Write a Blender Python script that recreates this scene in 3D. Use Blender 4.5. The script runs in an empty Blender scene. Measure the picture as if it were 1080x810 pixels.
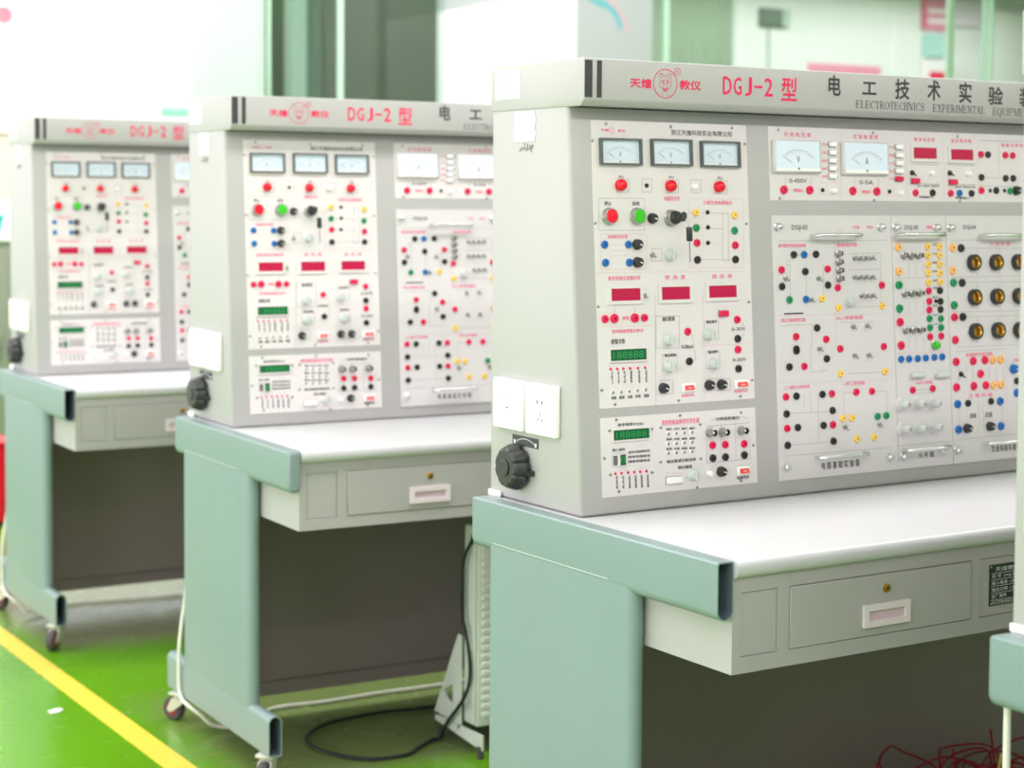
import bpy, bmesh, math, random
from mathutils import Matrix, Vector

SC = bpy.context.scene
COL = SC.collection
rnd = random.Random(7)

# ------------------------------------------------------------------ camera
def look(yaw, pitch, roll):
    cy, sy, cp, sp = math.cos(yaw), math.sin(yaw), math.cos(pitch), math.sin(pitch)
    f = Vector((sy * cp, cy * cp, sp)); r = Vector((cy, -sy, 0)); u = r.cross(f)
    c, s = math.cos(roll), math.sin(roll)
    r, u = r * c + u * s, u * c - r * s
    return Matrix((r, u, -f)).transposed()

cam_data = bpy.data.cameras.new('camera')
cam = bpy.data.objects.new('camera', cam_data)
COL.objects.link(cam)
cam.matrix_world = Matrix.Translation((-1.7989, -2.6059, 1.3507)) @ look(0.5652, -0.0556, 0.0069).to_4x4()
cam_data.sensor_width = 36.0
cam_data.lens = 1913.8 / 1080 * 36
cam_data.shift_y = (318.17 - 405) / 1080
cam_data.clip_end = 60
cam_data.dof.use_dof = True
cam_data.dof.focus_distance = 3.0
cam_data.dof.aperture_fstop = 4.3
SC.camera = cam

# ------------------------------------------------------------------ world, lamps, exposure
world = bpy.data.worlds.new('daylight'); SC.world = world
world.use_nodes = True
bg = world.node_tree.nodes['Background']
bg.inputs[0].default_value = (0.95, 0.96, 1.0, 1)
bg.inputs[1].default_value = 1.25

def area(name, loc, size, power, rot=(0, 0, 0), color=(1, 1, 1)):
    d = bpy.data.lights.new(name, 'AREA'); d.shape = 'RECTANGLE'
    d.size, d.size_y = size; d.energy = power; d.color = color
    o = bpy.data.objects.new(name, d); COL.objects.link(o)
    o.location = loc; o.rotation_euler = rot
    return o

# rows of fluorescent lamps under the ceiling (out of frame) and daylight at the left windows, the farthest one added
for ly, pw in ((-3.2, 140), (0.2, 100), (2.8, 105), (5.0, 110)):
    area('ceiling_lamp', (1.2, ly, 3.2), (8.5, 0.5), pw, color=(1.0, 0.925, 0.98))
for ly in (6.9, 8.4):  # unseen far-room lamps, added to make that room pale
    area('ceiling_lamp', (6.0, ly, 3.2), (9.4, 0.4), 105, color=(1.0, 0.96, 0.97))
for ly in (-2.2, 1.0, 4.2, 6.4):  # the farthest window light is added to brighten the pillar
    area('window_daylight_fill', (-4.35, ly, 1.75), (2.0, 2.3), 36, rot=(0, math.radians(-90), 0), color=(1.0, 0.92, 1.0))

SC.view_settings.view_transform = 'Standard'
SC.view_settings.look = 'None'
SC.view_settings.gamma = 1.0
SC.view_settings.use_curve_mapping = False
SC.view_settings.exposure = 0.42
SC.cycles.use_denoising = True
SC.cycles.max_bounces = 7

# ------------------------------------------------------------------ materials
def lin(c):
    return tuple(((v / 255) / 12.92 if v / 255 <= 0.04045 else ((v / 255 + 0.055) / 1.055) ** 2.4) for v in c) + (1.0,)

MATS = {}
def mat(name, rgb, rough=0.5, metal=0.0, noise=0.0, scale=30.0, bump=0.0, emit=0.0, spec=0.5, trans=0.0, coat=0.0):
    m = bpy.data.materials.new(name); m.use_nodes = True
    nt = m.node_tree; b = nt.nodes['Principled BSDF']
    c = lin(rgb)
    b.inputs['Base Color'].default_value = c
    b.inputs['Roughness'].default_value = rough
    b.inputs['Metallic'].default_value = metal
    b.inputs['Specular IOR Level'].default_value = spec
    b.inputs['Coat Weight'].default_value = coat
    if trans: b.inputs['Transmission Weight'].default_value = trans
    if emit:
        b.inputs['Emission Color'].default_value = c
        b.inputs['Emission Strength'].default_value = emit
    if noise or bump:
        tc = nt.nodes.new('ShaderNodeTexCoord'); n = nt.nodes.new('ShaderNodeTexNoise')
        n.inputs['Scale'].default_value = scale; n.inputs['Detail'].default_value = 4
        nt.links.new(tc.outputs['Object'], n.inputs['Vector'])
        if noise:
            mx = nt.nodes.new('ShaderNodeMix'); mx.data_type = 'RGBA'; mx.blend_type = 'MIX'
            mx.inputs['A'].default_value = tuple(max(0, v * (1 - noise)) for v in c[:3]) + (1,)
            mx.inputs['B'].default_value = tuple(min(1, v * (1 + noise)) for v in c[:3]) + (1,)
            nt.links.new(n.outputs['Fac'], mx.inputs['Factor'])
            nt.links.new(mx.outputs['Result'], b.inputs['Base Color'])
        if bump:
            bp = nt.nodes.new('ShaderNodeBump'); bp.inputs['Strength'].default_value = bump; bp.inputs['Distance'].default_value = 0.002
            nt.links.new(n.outputs['Fac'], bp.inputs['Height'])
            nt.links.new(bp.outputs['Normal'], b.inputs['Normal'])
    MATS[name] = m
    return m

mat('paint', (176, 174, 173), 0.42, noise=0.04, scale=6)
mat('paint_shade', (150, 138, 138), 0.5, noise=0.08, scale=3)  # bench paint darkened: the shade under the desk is in this colour
mat('teal', (130, 149, 150), 0.36, noise=0.06, scale=4)
mat('panel', (224, 218, 219), 0.4, noise=0.02, scale=8)
mat('panel_module', (216, 212, 213), 0.4, noise=0.02, scale=8)
mat('worktop', (205, 204, 210), 0.3, noise=0.02, scale=5)
mat('white_plastic', (250, 250, 250), 0.3)
mat('pearl', (214, 220, 218), 0.25, trans=0.15)
mat('black', (34, 34, 36), 0.38)
mat('knob_black', (48, 49, 51), 0.35)
mat('stripe', (58, 58, 60), 0.5)
mat('red', (226, 14, 78), 0.3)
mat('red_cap', (236, 8, 44), 0.25)
mat('green', (10, 140, 84), 0.3)
mat('green_cap', (58, 190, 22), 0.25)
mat('blue', (14, 104, 180), 0.3)
mat('yellow', (250, 206, 92), 0.3)
mat('orange', (250, 186, 110), 0.3)
mat('hole', (22, 20, 20), 0.6)
mat('chrome', (225, 226, 228), 0.18, metal=1.0)
mat('steel', (180, 180, 178), 0.32, metal=1.0)
mat('brass', (205, 160, 70), 0.28, metal=1.0)
mat('screen_red', (186, 8, 66), 0.25, emit=0.05)
mat('screen_green', (14, 96, 52), 0.25, emit=0.03)
mat('digit_green', (34, 138, 76), 0.4, emit=0.05)
mat('dial', (224, 236, 252), 0.3)
mat('frame_grey', (92, 96, 98), 0.4)
mat('print_red', (240, 60, 110), 0.6)
mat('print_pink', (238, 132, 160), 0.6)
mat('print_black', (104, 101, 103), 0.6)
mat('print_grey', (150, 146, 147), 0.6)
mat('print_rose', (226, 178, 188), 0.6)
mat('ink', (62, 62, 64), 0.6)
mat('ink_red', (236, 26, 88), 0.6)
mat('rocker', (244, 66, 66), 0.3)
mat('pink_plastic', (232, 220, 226), 0.35)
mat('pink_deep', (214, 190, 202), 0.4)
mat('tube_inside', (92, 108, 120), 0.5)  # darker than the teal outside: shade inside the tube put into the colour
mat('rubber', (70, 66, 68), 0.6)
mat('wheel_red', (150, 40, 56), 0.5)
mat('caster_metal', (206, 204, 196), 0.35, metal=0.3)
mat('cord_white', (232, 230, 220), 0.45)
mat('cord_black', (26, 36, 36), 0.45)
mat('lead_red', (150, 8, 42), 0.4)
mat('lead_yellow', (214, 190, 60), 0.4)
mat('heater', (214, 220, 214), 0.4)
mat('paper', (228, 230, 230), 0.7)
mat('residue', (140, 140, 132), 0.8)
mat('plate_black', (38, 52, 46), 0.35)
mat('wall_white', (240, 237, 239), 0.7, noise=0.02, scale=1.5)
mat('ceiling_white', (240, 240, 238), 0.8, noise=0.01, scale=1.0)
mat('column_grey', (176, 180, 184), 0.7, noise=0.03, scale=2)
mat('dark_green', (54, 68, 46), 0.7, noise=0.3, scale=1.2)
mat('sage', (136, 150, 132), 0.7, noise=0.2, scale=1.4)
mat('mint', (222, 222, 222), 0.7, noise=0.05, scale=1.6)
mat('mint_box', (148, 214, 190), 0.5)
mat('post_pale', (168, 184, 174), 0.6)
mat('post_dark', (104, 116, 106), 0.6)
mat('door_cream', (222, 222, 190), 0.6)
mat('glass_edge', (190, 222, 202), 0.3, emit=0.1)  # slight glow stands in for light caught in the pane edges
mat('poster_pink', (222, 140, 164), 0.7)
mat('poster_lilac', (218, 204, 216), 0.7)
mat('poster_teal', (170, 206, 204), 0.7)
mat('poster_white', (236, 226, 232), 0.7)
mat('peach', (250, 232, 214), 0.7)
mat('teal_bright', (40, 210, 214), 0.4)
mat('cabinet_grey', (140, 146, 132), 0.6)
mat('red_bin', (214, 6, 40), 0.35)
mat('mural_teal', (110, 176, 188), 0.7)
mat('mural_pink', (206, 170, 182), 0.7)
mat('line_yellow', (250, 206, 74), 0.4, noise=0.1, scale=12)

def glass_mat(name, tint):
    m = bpy.data.materials.new(name); m.use_nodes = True
    nt = m.node_tree; nt.nodes.clear()
    out = nt.nodes.new('ShaderNodeOutputMaterial'); mx = nt.nodes.new('ShaderNodeMixShader')
    t = nt.nodes.new('ShaderNodeBsdfTransparent'); g = nt.nodes.new('ShaderNodeBsdfGlossy'); f = nt.nodes.new('ShaderNodeLayerWeight')
    p = nt.nodes.new('ShaderNodeMath'); p.operation = 'POWER'; p.inputs[1].default_value = 4.0
    q = nt.nodes.new('ShaderNodeMath'); q.operation = 'MULTIPLY_ADD'; q.inputs[1].default_value = 0.6; q.inputs[2].default_value = 0.04
    t.inputs[0].default_value = lin(tint); g.inputs['Roughness'].default_value = 0.03
    nt.links.new(f.outputs['Facing'], p.inputs[0]); nt.links.new(p.outputs[0], q.inputs[0]); nt.links.new(q.outputs[0], mx.inputs[0])
    nt.links.new(t.outputs[0], mx.inputs[1]); nt.links.new(g.outputs[0], mx.inputs[2])
    nt.links.new(mx.outputs[0], out.inputs[0]); MATS[name] = m
glass_mat('glass', (242, 248, 245))
glass_mat('meter_glass', (253, 254, 254))

def floor_mat():
    m = bpy.data.materials.new('floor_epoxy'); m.use_nodes = True
    nt = m.node_tree; b = nt.nodes['Principled BSDF']; N = nt.nodes.new; L = nt.links.new
    tc = N('ShaderNodeTexCoord')
    n1 = N('ShaderNodeTexNoise'); n1.inputs['Scale'].default_value = 1.6; n1.inputs['Detail'].default_value = 6
    n2 = N('ShaderNodeTexNoise'); n2.inputs['Scale'].default_value = 9.0; n2.inputs['Detail'].default_value = 8; n2.inputs['Distortion'].default_value = 1.2
    L(tc.outputs['Object'], n1.inputs['Vector']); L(tc.outputs['Object'], n2.inputs['Vector'])
    base = N('ShaderNodeMix'); base.data_type = 'RGBA'
    base.inputs['A'].default_value = lin((90, 150, 2)); base.inputs['B'].default_value = lin((100, 160, 8))
    L(n1.outputs['Fac'], base.inputs['Factor'])
    # scuffs and dust, with the parked benches' shade and reflection painted in
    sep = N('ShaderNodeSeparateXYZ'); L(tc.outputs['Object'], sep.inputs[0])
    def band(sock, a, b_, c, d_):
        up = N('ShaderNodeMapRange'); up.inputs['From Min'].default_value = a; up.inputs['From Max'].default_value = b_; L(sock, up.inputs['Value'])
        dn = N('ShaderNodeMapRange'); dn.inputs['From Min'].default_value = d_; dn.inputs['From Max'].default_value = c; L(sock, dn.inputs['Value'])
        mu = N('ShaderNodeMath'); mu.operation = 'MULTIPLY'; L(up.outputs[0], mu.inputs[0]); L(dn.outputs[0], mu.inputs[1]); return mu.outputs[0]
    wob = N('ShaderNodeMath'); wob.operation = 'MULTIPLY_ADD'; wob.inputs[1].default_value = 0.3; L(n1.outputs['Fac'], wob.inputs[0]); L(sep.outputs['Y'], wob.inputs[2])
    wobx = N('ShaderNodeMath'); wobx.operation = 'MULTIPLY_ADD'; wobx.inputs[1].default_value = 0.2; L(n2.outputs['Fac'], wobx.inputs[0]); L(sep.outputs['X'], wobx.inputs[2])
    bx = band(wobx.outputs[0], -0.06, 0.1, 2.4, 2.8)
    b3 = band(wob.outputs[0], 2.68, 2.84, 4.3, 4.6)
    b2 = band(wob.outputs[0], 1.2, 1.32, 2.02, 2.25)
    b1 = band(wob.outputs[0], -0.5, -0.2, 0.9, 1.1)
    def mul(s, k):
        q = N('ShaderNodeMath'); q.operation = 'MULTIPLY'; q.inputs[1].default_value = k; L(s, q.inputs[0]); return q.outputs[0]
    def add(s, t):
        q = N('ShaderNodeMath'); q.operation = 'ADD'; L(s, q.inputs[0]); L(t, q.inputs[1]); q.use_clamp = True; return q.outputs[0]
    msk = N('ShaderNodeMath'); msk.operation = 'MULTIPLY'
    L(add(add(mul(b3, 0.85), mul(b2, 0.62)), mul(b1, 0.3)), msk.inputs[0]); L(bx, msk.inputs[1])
    dirt_shade = N('ShaderNodeMix'); dirt_shade.data_type = 'RGBA'; dirt_shade.inputs['B'].default_value = lin((124, 116, 94))
    L(base.outputs['Result'], dirt_shade.inputs['A']); L(msk.outputs[0], dirt_shade.inputs['Factor'])
    L(dirt_shade.outputs['Result'], b.inputs['Base Color'])
    rr = N('ShaderNodeMapRange'); rr.inputs['To Min'].default_value = 0.16; rr.inputs['To Max'].default_value = 0.34
    L(n2.outputs['Fac'], rr.inputs['Value']); L(rr.outputs[0], b.inputs['Roughness'])
    MATS['floor_epoxy'] = m
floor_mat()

# ------------------------------------------------------------------ mesh builder
KIDS = {}
class MB:
    def __init__(s, *mats):
        s.v, s.f, s.m, s.sm, s.mats = [], [], [], [], list(mats)
    def mi(s, name):
        if name not in s.mats: s.mats.append(name)
        return s.mats.index(name)
    def add(s, verts, faces, m=0, smooth=False, xf=None):
        o = len(s.v); k = s.mi(m) if isinstance(m, str) else m
        s.v += [tuple(xf @ Vector(p)) if xf else tuple(p) for p in verts]
        for f in faces:
            s.f.append([o + i for i in f]); s.m.append(k); s.sm.append(smooth)
        return s
    def box(s, x0, x1, y0, y1, z0, z1, m=0, xf=None):
        v = [(x, y, z) for x in (x0, x1) for y in (y0, y1) for z in (z0, z1)]
        return s.add(v, [(0, 1, 3, 2), (4, 6, 7, 5), (0, 4, 5, 1), (2, 3, 7, 6), (0, 2, 6, 4), (1, 5, 7, 3)], m, xf=xf)
    def rbox(s, x0, x1, y0, y1, z0, z1, r, m=0, seg=2, xf=None):
        bm = bmesh.new()
        bmesh.ops.create_cube(bm, size=1, matrix=Matrix.LocRotScale(((x0 + x1) / 2, (y0 + y1) / 2, (z0 + z1) / 2), None, (abs(x1 - x0), abs(y1 - y0), abs(z1 - z0))))
        bmesh.ops.bevel(bm, geom=bm.edges[:], offset=r, segments=seg, affect='EDGES', profile=0.5)
        return s.bm(bm, m, True, xf)
    def bm(s, bm, m=0, smooth=False, xf=None):
        bm.verts.index_update()
        s.add([v.co[:] for v in bm.verts], [[v.index for v in f.verts] for f in bm.faces], m, smooth, xf); bm.free(); return s
    def prism(s, poly, a, b, axis, m=0, cap=True, smooth=False, xf=None):
        # poly: 2d points in the two other axes (in xyz order); extruded from a to b along axis
        n = len(poly)
        def p3(p, t):
            q = list(p); q.insert(axis, t); return q
        v = [p3(p, a) for p in poly] + [p3(p, b) for p in poly]
        f = [(i, (i + 1) % n, n + (i + 1) % n, n + i) for i in range(n)]
        s.add(v, f, m, smooth, xf)
        if cap: s.add(v, [tuple(range(n))[::-1], tuple(range(n, 2 * n))], m, False, xf)
        return s
    def lathe(s, prof, n=14, m=0, axis='y', smooth=True, xf=None, cap=True):
        # prof: (radius, height) pairs; heights run along -Y ('y'), +Z ('z') or -X ('x')
        v, f = [], []
        for r, h in prof:
            for i in range(n):
                a = 2 * math.pi * i / n; c, d = r * math.cos(a), r * math.sin(a)
                v.append((c, -h, d) if axis == 'y' else ((c, d, h) if axis == 'z' else (-h, c, d)))
        for k in range(len(prof) - 1):
            for i in range(n):
                j = (i + 1) % n; f.append((k * n + i, k * n + j, (k + 1) * n + j, (k + 1) * n + i))
        s.add(v, f, m, smooth, xf)
        if cap: s.add([p for p in v[-n:]], [tuple(range(n))], m, False, xf)
        return s
    def tube(s, pts, r, n=8, m=0, xf=None):
        pts = [Vector(p) for p in pts]; v, f = [], []
        up = Vector((0, 0, 1)); prev = None
        for i, p in enumerate(pts):
            t = (pts[min(i + 1, len(pts) - 1)] - pts[max(i - 1, 0)]).normalized()
            if prev is None:
                a = t.cross(up if abs(t.z) < 0.9 else Vector((1, 0, 0))).normalized()
            else:
                a = (prev - t * prev.dot(t)).normalized()
            prev = a; b = t.cross(a)
            for k in range(n):
                w = 2 * math.pi * k / n; v.append(p + a * (r * math.cos(w)) + b * (r * math.sin(w)))
        for i in range(len(pts) - 1):
            for k in range(n):
                j = (k + 1) % n; f.append((i * n + k, i * n + j, (i + 1) * n + j, (i + 1) * n + k))
        s.add(v, f, m, True, xf)
        s.add(v[:n], [tuple(range(n))[::-1]], m, False, xf); s.add(v[-n:], [tuple(range(n))], m, False, xf)
        return s
    def mesh(s, name):
        me = bpy.data.meshes.new(name); me.from_pydata(s.v, [], s.f); me.update()
        for k in s.mats: me.materials.append(MATS[k])
        me.polygons.foreach_set('material_index', s.m); me.polygons.foreach_set('use_smooth', s.sm)
        bm = bmesh.new(); bm.from_mesh(me); bmesh.ops.recalc_face_normals(bm, faces=bm.faces[:]); bm.to_mesh(me); bm.free()
        if any(s.sm): me.set_sharp_from_angle(angle=math.radians(40))
        return me

def obj(name, mb, parent=None, loc=(0, 0, 0), rot=(0, 0, 0), **kw):
    me = mb.mesh(name) if isinstance(mb, MB) else mb
    o = bpy.data.objects.new(name, me); COL.objects.link(o)
    o.location = loc; o.rotation_euler = rot
    if parent: o.parent = parent; KIDS.setdefault(parent.name, []).append(o)
    for k, v in kw.items(): o[k] = v
    return o
def empty(name, loc, rz=0, **kw):
    o = bpy.data.objects.new(name, None); COL.objects.link(o); o.empty_display_size = 0.1
    o.location = loc; o.rotation_euler = (0, 0, rz)
    for k, v in kw.items(): o[k] = v
    return o
def tagged(o, label, cat, group=None):
    o['label'] = label; o['category'] = cat
    if group: o['group'] = group
    return o
def copy_tree(o, parent=None):
    c = o.copy(); COL.objects.link(c)
    if parent: c.parent = parent
    for ch in KIDS.get(o.name, ()): copy_tree(ch, c)
    return c

# lettering: text is turned into flat mesh faces once and fitted to a rectangle
GLYPH = {}
def glyphs(s, bold=0.0):
    key = (s, bold)
    if key not in GLYPH:
        cu = bpy.data.curves.new('lettering', 'FONT'); cu.body = s; cu.resolution_u = 2; cu.offset = 0
        o = bpy.data.objects.new('lettering', cu); COL.objects.link(o)
        dg = bpy.context.evaluated_depsgraph_get(); me = bpy.data.meshes.new_from_object(o.evaluated_get(dg))
        v = [p.co[:2] for p in me.vertices]; f = [tuple(p.vertices) for p in me.polygons]
        bpy.data.objects.remove(o); bpy.data.curves.remove(cu); bpy.data.meshes.remove(me)
        x0 = min(p[0] for p in v); x1 = max(p[0] for p in v); y0 = min(p[1] for p in v); y1 = max(p[1] for p in v)
        GLYPH[key] = ([((p[0] - x0) / (x1 - x0), (p[1] - y0) / (y1 - y0)) for p in v], f)
    return GLYPH[key]
def put_text(mb, s, x0, z0, x1, z1, y, m, bold=0.0, place=None):
    v, f = glyphs(s)
    place = place or (lambda a, b: (a, y, b))
    k = bold
    for dx, dz, dy in (((0, 0, 0),) if not k else ((-k, 0, 0), (k, 0, -2e-5), (0, k, -4e-5), (0, -k, -6e-5))):
        mb.add([Vector(place(x0 + dx + (x1 - x0) * p[0], z0 + dz + (z1 - z0) * p[1])) + Vector((0, dy, 0)) for p in v], f, m)
def put_line(mb, x0, z0, x1, z1, y, w, m):
    d = Vector((x1 - x0, z1 - z0)); L = d.length
    if L < 1e-6: return
    n = Vector((-d.y, d.x)) / L * w / 2; e = d / L * w / 2
    mb.add([(x0 - e.x + n.x, y, z0 - e.y + n.y), (x0 - e.x - n.x, y, z0 - e.y - n.y), (x1 + e.x - n.x, y, z1 + e.y - n.y), (x1 + e.x + n.x, y, z1 + e.y + n.y)], [(0, 1, 2, 3)], m)
def ring(mb, cx, cz, rx, rz, y, w, m, n=28, a0=0, a1=360):
    k = [math.radians(a0 + (a1 - a0) * i / n) for i in range(n + 1)]
    for a, b in zip(k, k[1:]):
        put_line(mb, cx + rx * math.cos(a), cz + rz * math.sin(a), cx + rx * math.cos(b), cz + rz * math.sin(b), y, w, m)

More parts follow.
